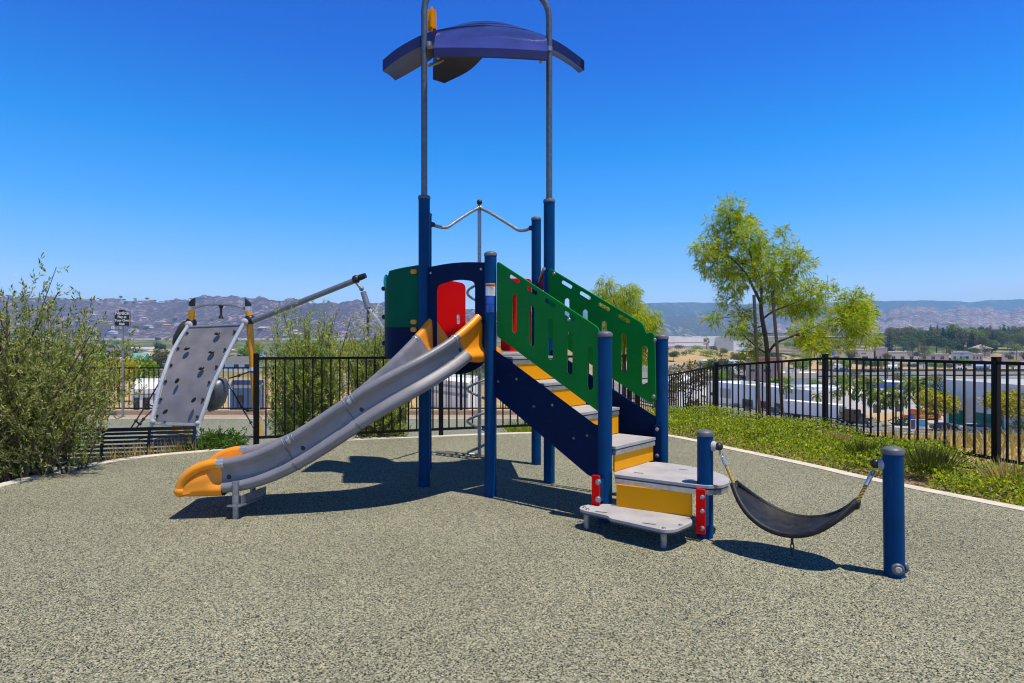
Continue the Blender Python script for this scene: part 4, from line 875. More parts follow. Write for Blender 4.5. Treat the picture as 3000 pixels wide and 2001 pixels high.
tag(leaf_mesh('bark_chips', pos, dr, nrg.uniform(.03, .07, len(x)), nrg.uniform(.012, .025, len(x)), leafmat('bark_chip', [(.16, .09, .06), (.30, .19, .13), (.42, .30, .22)], .02)), 'scattered brown bark chips on the bare patches of the bed', 'bark chips', kind='stuff')
def clump(c, r, h, n, leaf, label, wid=.006, lean=.45, name='grass_clump', group=None):
    a = nrg.uniform(0, 2*np.pi, n); q = nrg.random(n)**.7
    pos = np.stack([c.x+np.cos(a)*r*.28*q, c.y+np.sin(a)*r*.28*q, np.full(n, c.z)], 1)
    dr = np.stack([np.cos(a)*q*lean, np.sin(a)*q*lean, np.ones(n)*.8], 1)+nrg.normal(size=(n, 3))*.08
    return tag(leaf_mesh(name, pos, dr, h*nrg.uniform(.55, 1.1, n), wid*nrg.uniform(.7, 1.2, n)*1.6, LF[leaf], None, .10), label, 'grass clump', group)
clump(gr(2722, 1392), .5, .36, 420, 'sedge', 'largest dark green sedge clump, standing right of the short blue post')
clump(gr(2530, 1352), .45, .30, 300, 'sedge', 'dark sedge clump just left of the top of the lone blue post')
clump(gr(2215, 1300), .35, .22, 130, 'sedge', 'small dark sedge clump in the ground cover below the staked tree')
clump(gr(2960, 1430), .5, .30, 220, 'straw', 'straw coloured grass clump in the bed at the right edge')
clump(gr(2450, 1302), .4, .24, 120, 'straw', 'straw coloured grass clump in front of the fence post beside the parked lorry')
clump(gr(2100, 1275), .3, .24, 60, 'straw', 'thin pale grass clump at the foot of the left fence post')
# shrub by the bench, dry grass along the kerb, grass behind the tower
c0 = Vector((-3.72, 7.55, -.35)); t = thing('low_shrub', c0, 'low glossy green shrub between the bench and the black fence post', 'shrub')
def cr3(i):
    a = rnd.uniform(0, 2*math.pi); r_ = math.sqrt(rnd.random()); return Vector((c0.x+.02+.46*r_*math.cos(a), c0.y+.2*r_*math.sin(a), -.08+.22*rnd.random()+.12*(rnd.random() < .15)))
bush(t, [c0+Vector((x, 0, 0)) for x in (-.2, 0, .2)], cr3, 80, 26, .055, .018, 'shrub', .005, lo=.4)
n = 420; tt = nrg.random(n); kk = np.array([p for p in offset2(kc, .30) if -4.6 < p[0] < -3.75 and p[1] > 5.4]); i = np.minimum((tt*(len(kk)-1)).astype(int), len(kk)-2); fr = (tt*(len(kk)-1)-i)[:, None]
q = kk[i]*(1-fr)+kk[i+1]*fr+nrg.normal(size=(n, 2))*.07; pos = np.stack([q[:, 0], q[:, 1], np.full(n, -.12)], 1)
tag(leaf_mesh('dry_grass', pos, nrg.normal(size=(n, 3))*.28+np.array([0, 0, 1]), nrg.uniform(.10, .32, n), .010, LF['straw']), 'thin dry yellow grass growing along the kerb before the bench', 'dry grass', kind='stuff')
n = 5000; x = nrg.uniform(-.05, 1.9, n); y = nrg.uniform(9.75, 11.2, n); pos = np.stack([x, y, np.full(n, -.35)+.02*nrg.random(n)], 1)
tag(leaf_mesh('bright_grass', pos, nrg.normal(size=(n, 3))*.45+np.array([0, 0, 1]), nrg.uniform(.12, .42, n), .014, LF['grass'], None, .2), 'bright yellow green grass behind the fence under the stair', 'grass', kind='stuff')
n = 26000; x = nrg.uniform(2.6, 16, n); y = nrg.uniform(5, 26, n); fx_ = np.interp(y, [4, 6.4, 8.8, 10.6, 13, 15.2, 30], [5.62, 5.08, 4.52, 3.55, 3.25, 2.9, 2.9])
k = (x > fx_+.35); x, y = x[k], y[k]
# ------------------------------------------------------------------ terrain beyond the playground
TC = [-1500, -600, 300, 900, 1400, 1750, 1950, 2300, 2450, 2600, 3000, 3600, 4600]
TD = [3, 9, 12, 16, 22, 30, 60, 100, 120, 140, 180, 250, 300, 350, 420, 600, 900, 1500, 2600, 15000]
left = [-1.2, -1.2, -1.2, -1.2, -1.9, -2.8, -5.5, -7.3, -7.7, -8, -8.2, -8.2, -7.6, -7, -6.5, -5, 0, 18, 30, 60]
r1_ = [-.5, -.5, -.75, -1.5, -2.6, -4, -8, -13.2, -14.8, -15.5, -15.7, -12, -5.8, -.4, 0, 2, 8, 25, 40, 60]
r2_ = [-.5, -.5, -.75, -1.5, -2.6, -4, -8.2, -13.4, -15.2, -15.6, -15.7, -12.5, -7, -3.4, -3, 1, 7, 25, 40, 60]
r3_ = [-.25, -.25, -.75, -1.5, -2.8, -4.3, -8.8, -13.6, -15.4, -15.5, -15.5, -12, -10.4, -9.9, -9.6, 3, 14, 25, 40, 60]
TT = np.array([left, left, left, left, [a*.6+b*.4 for a, b in zip(left, r1_)], [a*.15+b*.85 for a, b in zip(left, r1_)], r1_, r2_, r3_, r3_, r3_, r3_, r3_])
LT_ = np.log(np.array(TD))
def tz(X, d):
    d = max(d, 3.0); xs = min(max(CX+X/d*F, TC[0]), TC[-1]); l = min(max(math.log(d), LT_[0]), LT_[-1])
    i = min(max(np.searchsorted(TC, xs)-1, 0), len(TC)-2); j = min(max(np.searchsorted(LT_, l)-1, 0), len(TD)-2)
    a = (xs-TC[i])/(TC[i+1]-TC[i]); a = a*a*(3-2*a); c = (math.exp(l)-TD[j])/(TD[j+1]-TD[j])
    return float((TT[i, j]*(1-c)+TT[i, j+1]*c)*(1-a)+(TT[i+1, j]*(1-c)+TT[i+1, j+1]*c)*a)
rows = [];
for a, c in zip(TD[:-1], TD[1:]):
    m_ = 4; rows += [a+(c-a)*k/m_ for k in range(m_)]
rows.append(TD[-1]); cols = list(range(-4200, 6601, 90))
b = MB(); nc = len(cols)
def tz2(xs, d): return tz((xs-CX)/F*d, d)
for d in rows:
    for xs in cols: b.v.append(((xs-CX)/F*d, d, tz2(xs, d)+(.25*math.sin(xs*.013+d*.21)*min(1, max(0, (d-150)/200)))))
b.f = [(i*nc+k, i*nc+k+1, (i+1)*nc+k+1, (i+1)*nc+k) for i in range(len(rows)-1) for k in range(nc-1)]; b.m = [0]*len(b.f)
def landmat():
    m = bpy.data.materials.new('dry_land'); m.use_nodes = True; t = m.node_tree; p = t.nodes['Principled BSDF']; p.inputs['Roughness'].default_value = .95; p.inputs['Specular IOR Level'].default_value = .1
    co = N(t, 'ShaderNodeTexCoord'); n1 = N(t, 'ShaderNodeTexNoise'); n1.inputs['Scale'].default_value = .035; n1.inputs['Detail'].default_value = 8; n1.inputs['Roughness'].default_value = .65
    n2 = N(t, 'ShaderNodeTexNoise'); n2.inputs['Scale'].default_value = 1.6; n2.inputs['Detail'].default_value = 8; n2.inputs['Roughness'].default_value = .75
    r1 = N(t, 'ShaderNodeValToRGB'); e = r1.color_ramp.elements
    for i, (q, c) in enumerate([(.30, (.20, .19, .07)), (.44, (.42, .30, .14)), (.56, (.50, .36, .19)), (.66, (.46, .30, .19)), (.8, (.24, .22, .09))]):
        k = e[i] if i < 2 else e.new(q)
        k.position = q; k.color = (*c, 1)
    mr = N(t, 'ShaderNodeMapRange'); mr.inputs['To Min'].default_value = .45; mr.inputs['To Max'].default_value = 1.35
    mu = N(t, 'ShaderNodeMixRGB', blend_type='MULTIPLY'); mu.inputs[0].default_value = 1
    for n_ in (n1, n2): t.links.new(co.outputs['Object'], n_.inputs['Vector'])
    t.links.new(n1.outputs['Fac'], r1.inputs[0]); t.links.new(n2.outputs['Fac'], mr.inputs['Value']); t.links.new(r1.outputs[0], mu.inputs[1]); t.links.new(mr.outputs[0], mu.inputs[2]); 
    sp_x = N(t, 'ShaderNodeSeparateXYZ'); t.links.new(co.outputs['Object'], sp_x.inputs[0])
    def mr_(src, a, c): q_ = N(t, 'ShaderNodeMapRange'); q_.inputs['From Min'].default_value = a; q_.inputs['From Max'].default_value = c; t.links.new(src, q_.inputs['Value']); return q_
    wx = mr_(sp_x.outputs['X'], 60, -10); wy = mr_(sp_x.outputs['Y'], 165, 230); w3 = mr_(sp_x.outputs['Y'], 440, 500)
    a_ = N(t, 'ShaderNodeMath', operation='MULTIPLY'); t.links.new(wx.outputs[0], a_.inputs[0]); t.links.new(wy.outputs[0], a_.inputs[1])
    o_ = N(t, 'ShaderNodeMath', operation='MAXIMUM'); t.links.new(a_.outputs[0], o_.inputs[0]); t.links.new(w3.outputs[0], o_.inputs[1])
    n3 = N(t, 'ShaderNodeTexNoise'); n3.inputs['Scale'].default_value = .05; n3.inputs['Detail'].default_value = 6; t.links.new(co.outputs['Object'], n3.inputs['Vector'])
    r3 = N(t, 'ShaderNodeValToRGB'); k3 = r3.color_ramp.elements
    for i, (q, c) in enumerate([(.35, (.035, .055, .018)), (.5, (.10, .13, .035)), (.58, (.22, .17, .10)), (.68, (.40, .30, .22)), (.8, (.16, .15, .15))]):
        k = k3[i] if i < 2 else k3.new(q)
        k.position = q; k.color = (*c, 1)
    t.links.new(n3.outputs['Fac'], r3.inputs[0]); mm_ = N(t, 'ShaderNodeMixRGB'); t.links.new(o_.outputs[0], mm_.inputs[0]); t.links.new(mu.outputs[0], mm_.inputs[1]); t.links.new(r3.outputs[0], mm_.inputs[2])
    g1 = mr_(sp_x.outputs['X'], 30, 45); g2 = mr_(sp_x.outputs['Y'], 150, 160); g3 = mr_(sp_x.outputs['Y'], 292, 286)
    h1 = mr_(sp_x.outputs['X'], 222, 232); h2 = mr_(sp_x.outputs['Y'], 305, 330); h3 = mr_(sp_x.outputs['Y'], 470, 440)
    def prod(*q):
        r_ = q[0].outputs[0]
        for w_ in q[1:]: k_ = N(t, 'ShaderNodeMath', operation='MULTIPLY'); t.links.new(r_, k_.inputs[0]); t.links.new(w_.outputs[0], k_.inputs[1]); r_ = k_.outputs[0]
        return r_
    mx_ = N(t, 'ShaderNodeMath', operation='MAXIMUM'); t.links.new(prod(g1, g2, g3), mx_.inputs[0]); t.links.new(prod(h1, h2, h3), mx_.inputs[1])
    pv_ = N(t, 'ShaderNodeMixRGB'); pr_ = N(t, 'ShaderNodeValToRGB'); pr_.color_ramp.elements[0].color = (.16, .155, .15, 1); pr_.color_ramp.elements[1].color = (.34, .33, .31, 1); pr_.color_ramp.elements[0].position = .4; pr_.color_ramp.elements[1].position = .62
    t.links.new(n1.outputs['Fac'], pr_.inputs[0]); t.links.new(mx_.outputs[0], pv_.inputs[0]); t.links.new(mm_.outputs[0], pv_.inputs[1]); t.links.new(pr_.outputs[0], pv_.inputs[2])
    t.links.new(pv_.outputs[0], p.inputs['Base Color'])
    return m
tag(b.build('terrain', landmat(), None, True, 60), kind='structure')
z = np.array([tz(a, c) for a, c in zip(x, y)]); n = len(x); pos = np.stack([x, y, z], 1)
tag(leaf_mesh('dry_slope_grass', pos, nrg.normal(size=(n, 3))*.35+np.array([0, 0, 1]), nrg.uniform(.15, .5, n), .022, LF['straw'], None, .2), 'dry straw grass covering the slope beyond the right fence', 'dry grass', kind='stuff')
def strip(name, line, w, m, lift, step=4.0):
    P = []
    for a, c in zip(line[:-1], line[1:]):
        a, c = Vector(a), Vector(c); k = max(1, int((c-a).length/step)); P += [a+(c-a)*i/k for i in range(k)]
    P.append(Vector(line[-1])); o = offset2([(p.x, p.y) for p in P], w/2); q = offset2([(p.x, p.y) for p in P], -w/2); b = MB(); K = 5
    for (x0, y0_), (x1, y1) in zip(q, o):
        for k in range(K): X, Y = x0+(x1-x0)*k/(K-1), y0_+(y1-y0_)*k/(K-1); b.v.append((X, Y, tz(X, Y)+lift))
    b.f = [(i*K+k, i*K+k+1, (i+1)*K+k+1, (i+1)*K+k) for i in range(len(P)-1) for k in range(K-1)]; b.m = [0]*len(b.f)
    return tag(b.build(name, m, None, False), kind='structure')
M['asphalt'] = mat('grey_asphalt', (.17, .165, .165), .9, var=.2, scale=.5)  # plain grey road surface with random mottling
RD = [(104, 62), (88, 94), (80, 109), (66.8, 134), (52, 164), (44, 186), (30, 230)]
strip('road', RD, 13, M['asphalt'], .30)
strip('pavement', [(x-10.2*.9, y-10.2*.45) for x, y in RD], 2.6, M['concrete'], .34)
strip('driveway', [(76, 124), (86, 128), (96, 134), (108, 142)], 12, M['concrete'], .38)
strip('path', [(55, 96), (66, 86), (78, 76), (92, 66)], 2.4, M['concrete'], .3)
strip('highway', [(40, 252), (140, 268), (260, 276), (420, 280)], 16, M['asphalt'], .5, 8)
strip('car_park', [(150, 392), (230, 398), (330, 400)], 30, M['asphalt'], .6, 8)
strip('yard', [(60, 205), (110, 212), (170, 214)], 26, M['concrete'], .4, 6)
# hills
def hillmat(name, base, base2, rock, amt, scale, green=(.05, .06, .03)):
    m = bpy.data.materials.new(name); m.use_nodes = True; t = m.node_tree; p = t.nodes['Principled BSDF']; p.inputs['Roughness'].default_value = 1; p.inputs['Specular IOR Level'].default_value = .05
    co = N(t, 'ShaderNodeTexCoord'); mp = N(t, 'ShaderNodeMapping'); mp.inputs['Scale'].default_value = (1, .16, .35); t.links.new(co.outputs['Object'], mp.inputs[0])
    def noi(s, dt=8, ro=.6):
        n_ = N(t, 'ShaderNodeTexNoise'); n_.inputs['Scale'].default_value = s; n_.inputs['Detail'].default_value = dt; n_.inputs['Roughness'].default_value = ro; t.links.new(mp.outputs[0], n_.inputs['Vector']); return n_
    def ramp(src, a, c, ca, cc):
        r_ = N(t, 'ShaderNodeValToRGB'); e = r_.color_ramp.elements; e[0].position, e[1].position = a, c; e[0].color, e[1].color = (*ca, 1), (*cc, 1); t.links.new(src, r_.inputs[0]); return r_
    c1 = ramp(noi(.006*scale).outputs['Fac'], .35, .65, base, base2)
    cover = ramp(noi(.0035*scale, 4).outputs['Fac'], .38-amt*.1, .66-amt*.1, (0, 0, 0), (1, 1, 1))
    spot = ramp(noi(.055*scale, 6, .7).outputs['Fac'], .54-.06*amt, .60-.04*amt, (0, 0, 0), (1, 1, 1))
    ml = N(t, 'ShaderNodeMath', operation='MULTIPLY'); t.links.new(cover.outputs[0], ml.inputs[0]); t.links.new(spot.outputs[0], ml.inputs[1])
    gs = ramp(noi(.09*scale, 5, .7).outputs['Fac'], .50, .56, (0, 0, 0), (.65, .65, .65))
    m1 = N(t, 'ShaderNodeMixRGB'); m1.inputs[2].default_value = (*green, 1); t.links.new(gs.outputs[0], m1.inputs[0]); t.links.new(c1.outputs[0], m1.inputs[1])
    m2 = N(t, 'ShaderNodeMixRGB'); m2.inputs[2].default_value = (*rock, 1); t.links.new(ml.outputs[0], m2.inputs[0]); t.links.new(m1.outputs[0], m2.inputs[1]); t.links.new(m2.outputs[0], p.inputs['Base Color'])
    return m
def fb(x, y, s):
    v = 0; a = 1
    for k in range(5):
        v += a*(math.sin(x*s*1.3+1.7*k+math.sin(y*s*.9+k))*math.sin(y*s*1.1+.9*k+math.sin(x*s*.7+2*k))); s *= 2.1; a *= .52
    return v
def hills(ridge, d0, d1, yfoot, m, rough, step=7, bump=1.0):
    xs0, xs1 = ridge[0][0], ridge[-1][0]; rx = [p[0] for p in ridge]; ry = [p[1] for p in ridge]; K = 26; b = MB(); cl = np.arange(xs0, xs1+1, step)
    def hz_(xs, s):
        d = d0+(d1-d0)*s; zr = EYE-(np.interp(xs, rx, ry)+bump*(2.2*math.sin(xs*.071)+1.8*math.sin(xs*.153+1)+1.1*math.sin(xs*.31+2))-Y0)*d1/F; zf = EYE-(yfoot-Y0)*d0/F; e = min(1, min(xs-xs0, xs1-xs)/120)
        X = (xs-CX)/F*d; f_ = min(s, 1); z_ = zf+(zr-zf)*(f_**1.15)*(1 if s <= 1 else 1-(s-1)*3)
        nz = fb(X, d*.6, 9.0/(d1-d0))*rough*math.sin(math.pi*min(1, s))**.7+fb(X, d, 60.0/(d1-d0))*rough*.05*(1 if s > .3 else s/.3)
        return X, d, float((z_-zf)*e+zf+nz*e)
    for i in range(K+4):
        for xs in cl: b.v.append(hz_(xs, i/K))
    n = len(cl); b.f = [(i*n+k, i*n+k+1, (i+1)*n+k+1, (i+1)*n+k) for i in range(K+3) for k in range(n-1)]; b.m = [0]*len(b.f)
    tag(b.build('hills', m, None, True, 80), kind='structure'); return hz_
hl = hillmat('chaparral_hill', (.070, .048, .092), (.105, .070, .108), (.46, .36, .34), .26, 2.6)
left_hill = hills([(-2200, 880), (-800, 872), (-400, 872), (0, 869), (200, 873), (290, 877), (330, 875), (400, 881), (480, 883), (540, 876), (590, 868), (640, 866), (690, 869), (730, 872), (760, 870), (800, 880), (860, 875), (900, 882), (930, 890), (980, 886), (1050, 880), (1090, 888), (1150, 886), (1220, 892), (1320, 900), (1420, 912), (1600, 926), (1800, 944), (2000, 985)], 1500, 2700, 992, hl, 12)
hr_ = hillmat('rocky_hill', (.066, .058, .108), (.10, .082, .13), (.60, .48, .45), .8, 4.2)
hills([(2150, 985), (2300, 950), (2400, 930), (2520, 914), (2600, 908), (2640, 898), (2665, 890), (2700, 898), (2760, 906), (2800, 903), (2840, 898), (2880, 900), (2930, 908), (3000, 903), (3100, 896), (3400, 885), (4200, 880)], 1800, 3600, 975, hr_, 9, 7, 1.7)
hills([(1500, 960), (1650, 940), (1800, 930), (1900, 925), (1990, 926), (2040, 920), (2080, 911), (2120, 901), (2200, 890), (2300, 882), (2400, 884), (2480, 893), (2560, 905), (2700, 930), (2850, 960)], 3800, 5000, 985, hillmat('far_hill', (.07, .065, .05), (.12, .09, .075), (.40, .33, .28), .2, .6), 12, 7, .3)
hills([(900, 960), (1400, 925), (1750, 903), (1850, 892), (1900, 888), (1960, 886), (2050, 886), (2110, 888), (2200, 893), (2400, 890), (2520, 880), (2600, 882), (2700, 880), (2800, 882), (2840, 886), (2900, 879), (3000, 877), (3300, 880), (4300, 890)], 5800, 7000, 980, hillmat('farthest_hill', (.06, .07, .05), (.10, .10, .07), (.3, .27, .23), .1, .3), 18, 14, .2)
# ------------------------------------------------------------------ buildings, vehicles and trees of the valley
def px(xs, d, lift=0.0): X = (xs-CX)/F*d; return Vector((X, d, tz(X, d)+lift))
def zy(y, d): return EYE-(y-Y0)*d/F
BM = {'white': mat('white_wall', (.86, .86, .85), .8, var=.06, scale=.4), 'lav': mat('pale_wall', (.80, .80, .83), .8, var=.06, scale=.4), 'cream': mat('cream_wall', (.66, .52, .37), .8, var=.08, scale=.4),
      'pink': mat('pinkish_wall', (.52, .35, .28), .8, var=.08, scale=.3), 'grey': mat('grey_wall', (.40, .40, .42), .8, var=.08, scale=.3), 'roofw': mat('white_roof', (.90, .90, .89), .7, var=.08, scale=.2),
      'roofg': mat('grey_roof', (.42, .41, .40), .8, var=.1, scale=.2), 'tile': mat('clay_tile_roof', (.42, .25, .16), .9, var=.2, scale=1.5), 'tan': mat('tan_roof', (.46, .36, .27), .9, var=.15, scale=1.5), 'dark': mat('dark_shingle', (.13, .12, .12), .9, var=.2, scale=2),
      'rust': mat('rust_band', (.55, .16, .07), .8, var=.1, scale=.5), 'glass': mat('dark_glass', (.03, .035, .045), .12, var=.3, scale=1), 'tealglass': mat('teal_glass', (.01, .22, .20), .08, var=.3, scale=.6), 'bluew': mat('slate_blue_wall', (.16, .24, .42), .7, var=.1, scale=.3),
      'redband': mat('red_band', (.45, .05, .12), .7), 'bluedoor': mat('blue_door', (.03, .12, .35), .5), 'tealroof': mat('teal_roof', (.10, .36, .32), .6, var=.1, scale=1), 'navyhouse': mat('blue_wall', (.07, .13, .24), .8)}
def block(name, cs, zb, zt, wall, roof, label, cat='building', group=None, para=.5, wins=(), bands=(), units=0):
    "flat roofed building on plan corners cs (counter-clockwise); wins: (edge, along0, along1, z0, z1, material)"
    c = sum((Vector((*p, 0)) for p in cs), Vector())/len(cs); t = thing(name, (c.x, c.y, zb), label, cat, group); n = len(cs)
    b = MB(); inn = [tuple(Vector(p)+(c.to_2d()-Vector(p)).normalized()*.4) for p in cs]
    b.v = [(*p, zb-2) for p in cs]+[(*p, zt) for p in cs]+[(*p, zt) for p in inn]+[(*p, zt-para) for p in inn]
    b.f = [(k*n+i, k*n+(i+1) % n, (k+1)*n+(i+1) % n, (k+1)*n+i) for k in range(3) for i in range(n)]; b.m = [0]*len(b.f)
    b.build('wall', wall, t, False)
    b = MB(); b.prism(inn, zt-para-.2, zt-para+.02); rf = b.build('roof', roof, t, False)
    for k in range(units):
        a, q = rnd.random()*.7+.15, rnd.random()*.7+.15; p = Vector(cs[0])+(Vector(cs[1])-Vector(cs[0]))*a+(Vector(cs[-1])-Vector(cs[0]))*q; b = MB(); s = rnd.uniform(.7, 1.6); b.box((p.x, p.y, zt-para+.45), (s*1.6, s, .9), Matrix.Rotation(.5, 3, 'Z'), .05); b.build('rooftop_unit', BM['grey'] if k % 2 else M['alu'], rf, False)
    for (e, a0, a1, z0, z1, m_, nm) in wins:
        p, q = Vector(cs[e]), Vector(cs[(e+1) % n]); d_ = q-p; x_ = d_.normalized(); mid_ = p+d_*((a0+a1)/2); b = MB()
        b.box((mid_.x, mid_.y, (z0+z1)/2), (d_.length*(a1-a0), .16, z1-z0), Matrix.Rotation(math.atan2(x_.y, x_.x), 3, 'Z')); b.build(nm, m_, t, False)
    return t
xy = lambda xs, d: ((xs-CX)/F*d, d)
gl, W_ = BM['glass'], 'window'
block('warehouse', [xy(2378, 145), (82.8, 148.9), (70.6, 187), xy(2069, 184)], -16, -9.26, BM['lav'], BM['roofw'], 'long white warehouse with dark entrance bays behind the parked lorry', units=9, para=.7,
      wins=[(3, .05, .12, -13.4, -12.4, gl, W_), (3, .16, .28, -13.6, -10.9, BM['grey'], 'bay_recess'), (3, .40, .50, -16, -13.2, gl, 'dark_bay'), (3, .56, .66, -16, -13.2, gl, 'dark_bay'), (3, .70, .80, -16, -13.3, gl, 'dark_bay'), (3, .90, .925, -15.9, -13.4, BM['white'], 'door')])
block('warehouse', [(83.2, 150), (108, 160), (98, 192), (71.2, 184)], -16, -10.7, BM['lav'], BM['roofw'], 'lower white warehouse wing right of the entrance bays, behind the palms', units=6, wins=[(0, .30, .40, -16, -13.4, gl, 'dark_bay'), (0, .62, .70, -16, -13.6, gl, 'dark_bay')])
block('warehouse', [(86, 121), (86.9, 88), (130, 90), (128, 124)], -16, -5.3, BM['lav'], BM['roofg'], 'tall pale lavender warehouse with green glass at the right edge', units=3,
      wins=[(0, .03, .15, -13.8, -11.0, BM['tealglass'], W_), (0, .22, .34, -14.2, -11.0, BM['tealglass'], W_), (0, .37, .42, -14.2, -11.0, BM['tealglass'], W_), (0, .0, .45, -10.8, -10.5, BM['white'], 'wall_band'), (0, .0, .02, -16, -5.6, BM['white'], 'corner_pier')])
block('office_block', [xy(2185, 232), xy(2292, 226), xy(2300, 250), xy(2190, 256)], -12, zy(1049, 229), BM['pink'], BM['roofw'], 'square pinkish office block with a rust red top band, behind the tree trunks', wins=[(0, .35, .98, zy(1059, 227.5), zy(1047, 227.5), BM['rust'], 'rust_band'), (0, .1, .25, zy(1090, 229), zy(1082, 229), gl, W_), (0, .5, .7, zy(1090, 229), zy(1082, 229), gl, W_)])
block('low_building', [xy(2292, 205), xy(2392, 205), xy(2392, 222), xy(2292, 222)], -14, zy(1092, 205), BM['cream'], BM['roofw'], 'low cream building with grey base beside the square office block', wins=[(0, .0, 1, -13, zy(1107, 205), BM['grey'], 'grey_base')], units=2)
block('low_building', [xy(2500, 186), xy(2690, 178), xy(2790, 196), xy(2520, 205)], -15, zy(1118, 184), BM['bluew'], BM['roofw'], 'long low building with slate blue side wall behind the palms')
block('storage_row', [xy(2046, 275), xy(2074, 262), xy(2100, 275), xy(2070, 288)], -11, zy(1056, 268), BM['white'], BM['roofw'], 'white storage row with blue roll doors left of the round trees', wins=[(0, .1, .3, -12, zy(1060, 270), BM['bluedoor'], 'roll_door'), (0, .4, .6, -12, zy(1061, 268), BM['bluedoor'], 'roll_door'), (0, .7, .92, -12, zy(1062, 265), BM['bluedoor'], 'roll_door')])
block('storage_row', [xy(2124, 272), xy(2150, 262), xy(2175, 275), xy(2140, 286)], -11, zy(1057, 266), BM['white'], BM['roofw'], 'white storage row with blue roll doors right of the round trees', wins=[(0, .1, .4, -12, zy(1061, 268), BM['bluedoor'], 'roll_door'), (0, .55, .85, -12, zy(1062, 265), BM['bluedoor'], 'roll_door')])
block('yard_shed', [xy(1990, 150), xy(2060, 205), xy(2000, 225), xy(1930, 165)], -15, zy(1098, 190), BM['white'], BM['roofw'], 'pale flat roofed shed left of the warehouse behind the brownish tree', units=4)
block('big_store', [xy(1950, 402), xy(2106, 402), xy(2106, 440), xy(1950, 440)], -1, zy(986, 402), BM['lav'], BM['roofw'], 'long pale store on the far bank with a thin red stripe', wins=[(0, .02, .73, zy(1005, 402), zy(1003.4, 402), BM['redband'], 'red_stripe'), (0, 0, 1, 0, zy(1014, 402), BM['grey'], 'grey_base'), (0, .18, .70, zy(1013, 402.3), zy(994, 402.3), BM['white'], 'front_panel')])
block('big_store', [xy(2098, 400), xy(2148, 400), xy(2148, 436), xy(2098, 436)], -1, zy(988, 400), BM['grey'], BM['roofg'], 'grey store block at the right end of the striped store')
block('big_store', [xy(2149, 405), xy(2190, 405), xy(2190, 436), xy(2149, 436)], -1, zy(998, 405), BM['white'], BM['roofw'], 'small white annex at the far right of the striped store')
for x0, x1, yt, yb, w_, lab, wn in ((2205, 2385, 1024, 1050, 'pink', 'pinkish shop row left of the fence post top, across the highway', [(0, .1, .9, 0, 0, 'tan', '')]), (2388, 2424, 1019, 1050, 'lav', 'shop with a raised sign gable above the fence post', []), (2425, 2565, 1024, 1050, 'cream', 'cream shop row with a blue sign right of the fence post top', []), (2560, 2600, 1018, 1046, 'pink', 'pinkish shop tower between the cream shop rows', []),
                                    (2602, 2690, 1030, 1054, 'cream', 'cream shop row with a tan parapet left of the green shop sign', []), (2692, 2780, 1036, 1056, 'pink', 'brownish shop row behind the round bushes', []), (2786, 2848, 1031, 1062, 'grey', 'taupe shop with a small blue sign and green window', []), (2848, 2880, 1036, 1058, 'pink', 'narrow tan shop right of the green window', []), (2935, 3080, 1030, 1064, 'pink', 'pinkish shop row at the right edge behind the palm', [])):
    d_ = 418; z1 = zy(yt, d_)
    ws_ = [(0, 0.0, 1.0, z1-.9, z1-.3, BM['tan'], 'parapet_band')]+[(0, a, a+.12, zy(1052, d_), zy(1044, d_), gl, W_) for a in (.12, .42, .72)]
    if 'gable' in lab: ws_ += [(0, .2, .8, zy(1031, d_), zy(1028.5, d_), BM['bluedoor'], 'sign_letters'), (0, .3, .9, zy(1049, d_), zy(1041, d_), BM['redband'], 'shop_window')]
    if 'blue sign right' in lab: ws_ += [(0, .08, .14, zy(1040, d_), zy(1031, d_), M['bluelabel'], 'blue_sign'), (0, .7, .8, zy(1036, d_), zy(1034, d_), gl, 'sign_letters')]
    if 'green window' in lab and 'taupe' in lab: ws_ += [(0, .58, .8, zy(1052, d_), zy(1044, d_), BM['tealglass'], 'green_window'), (0, .42, .6, zy(1038, d_), zy(1036, d_), M['bluelabel'], 'blue_sign')]
    block('shop_row', [xy(x0, d_), xy(x1, d_), xy(x1, d_+34), xy(x0, d_+34)], -11, z1, BM[w_], BM['roofw'], lab, 'shop', 'shops across the highway', wins=ws_, units=2)
for xs, w_, lab in ((2553, 13, 'small hip roofed shop tower left of the wooded hill'), (2872, 22, 'hip roofed shop pavilion below the wooded hill')):
    d_ = 470; p = xy(xs, d_); zt = zy(1021, d_); t = thing('roof_pavilion', (*p, zt-9), lab, 'building', 'hip roofed pavilions'); hw = w_*d_/F
    b = MB(); b.box((*p, zt-5), (hw*1.5, hw*1.5, 10)); b.build('wall', BM['cream'], t, False)
    b = MB(); b.v = [(p[0]-hw, p[1]-hw, zt), (p[0]+hw, p[1]-hw, zt), (p[0]+hw, p[1]+hw, zt), (p[0]-hw, p[1]+hw, zt), (p[0], p[1], zt+hw*.55)]; b.f = [(0, 1, 4), (1, 2, 4), (2, 3, 4), (3, 0, 4), (3, 2, 1, 0)]; b.m = [0]*5; b.build('roof', BM['tan'], t, False)
block('carport', [xy(2555, 345), xy(3300, 300), xy(3330, 312), xy(2575, 358)], -8.6, zy(1061, 322), BM['roofw'], BM['roofw'], 'long white carport roof behind the top rail on the right', 'carport')
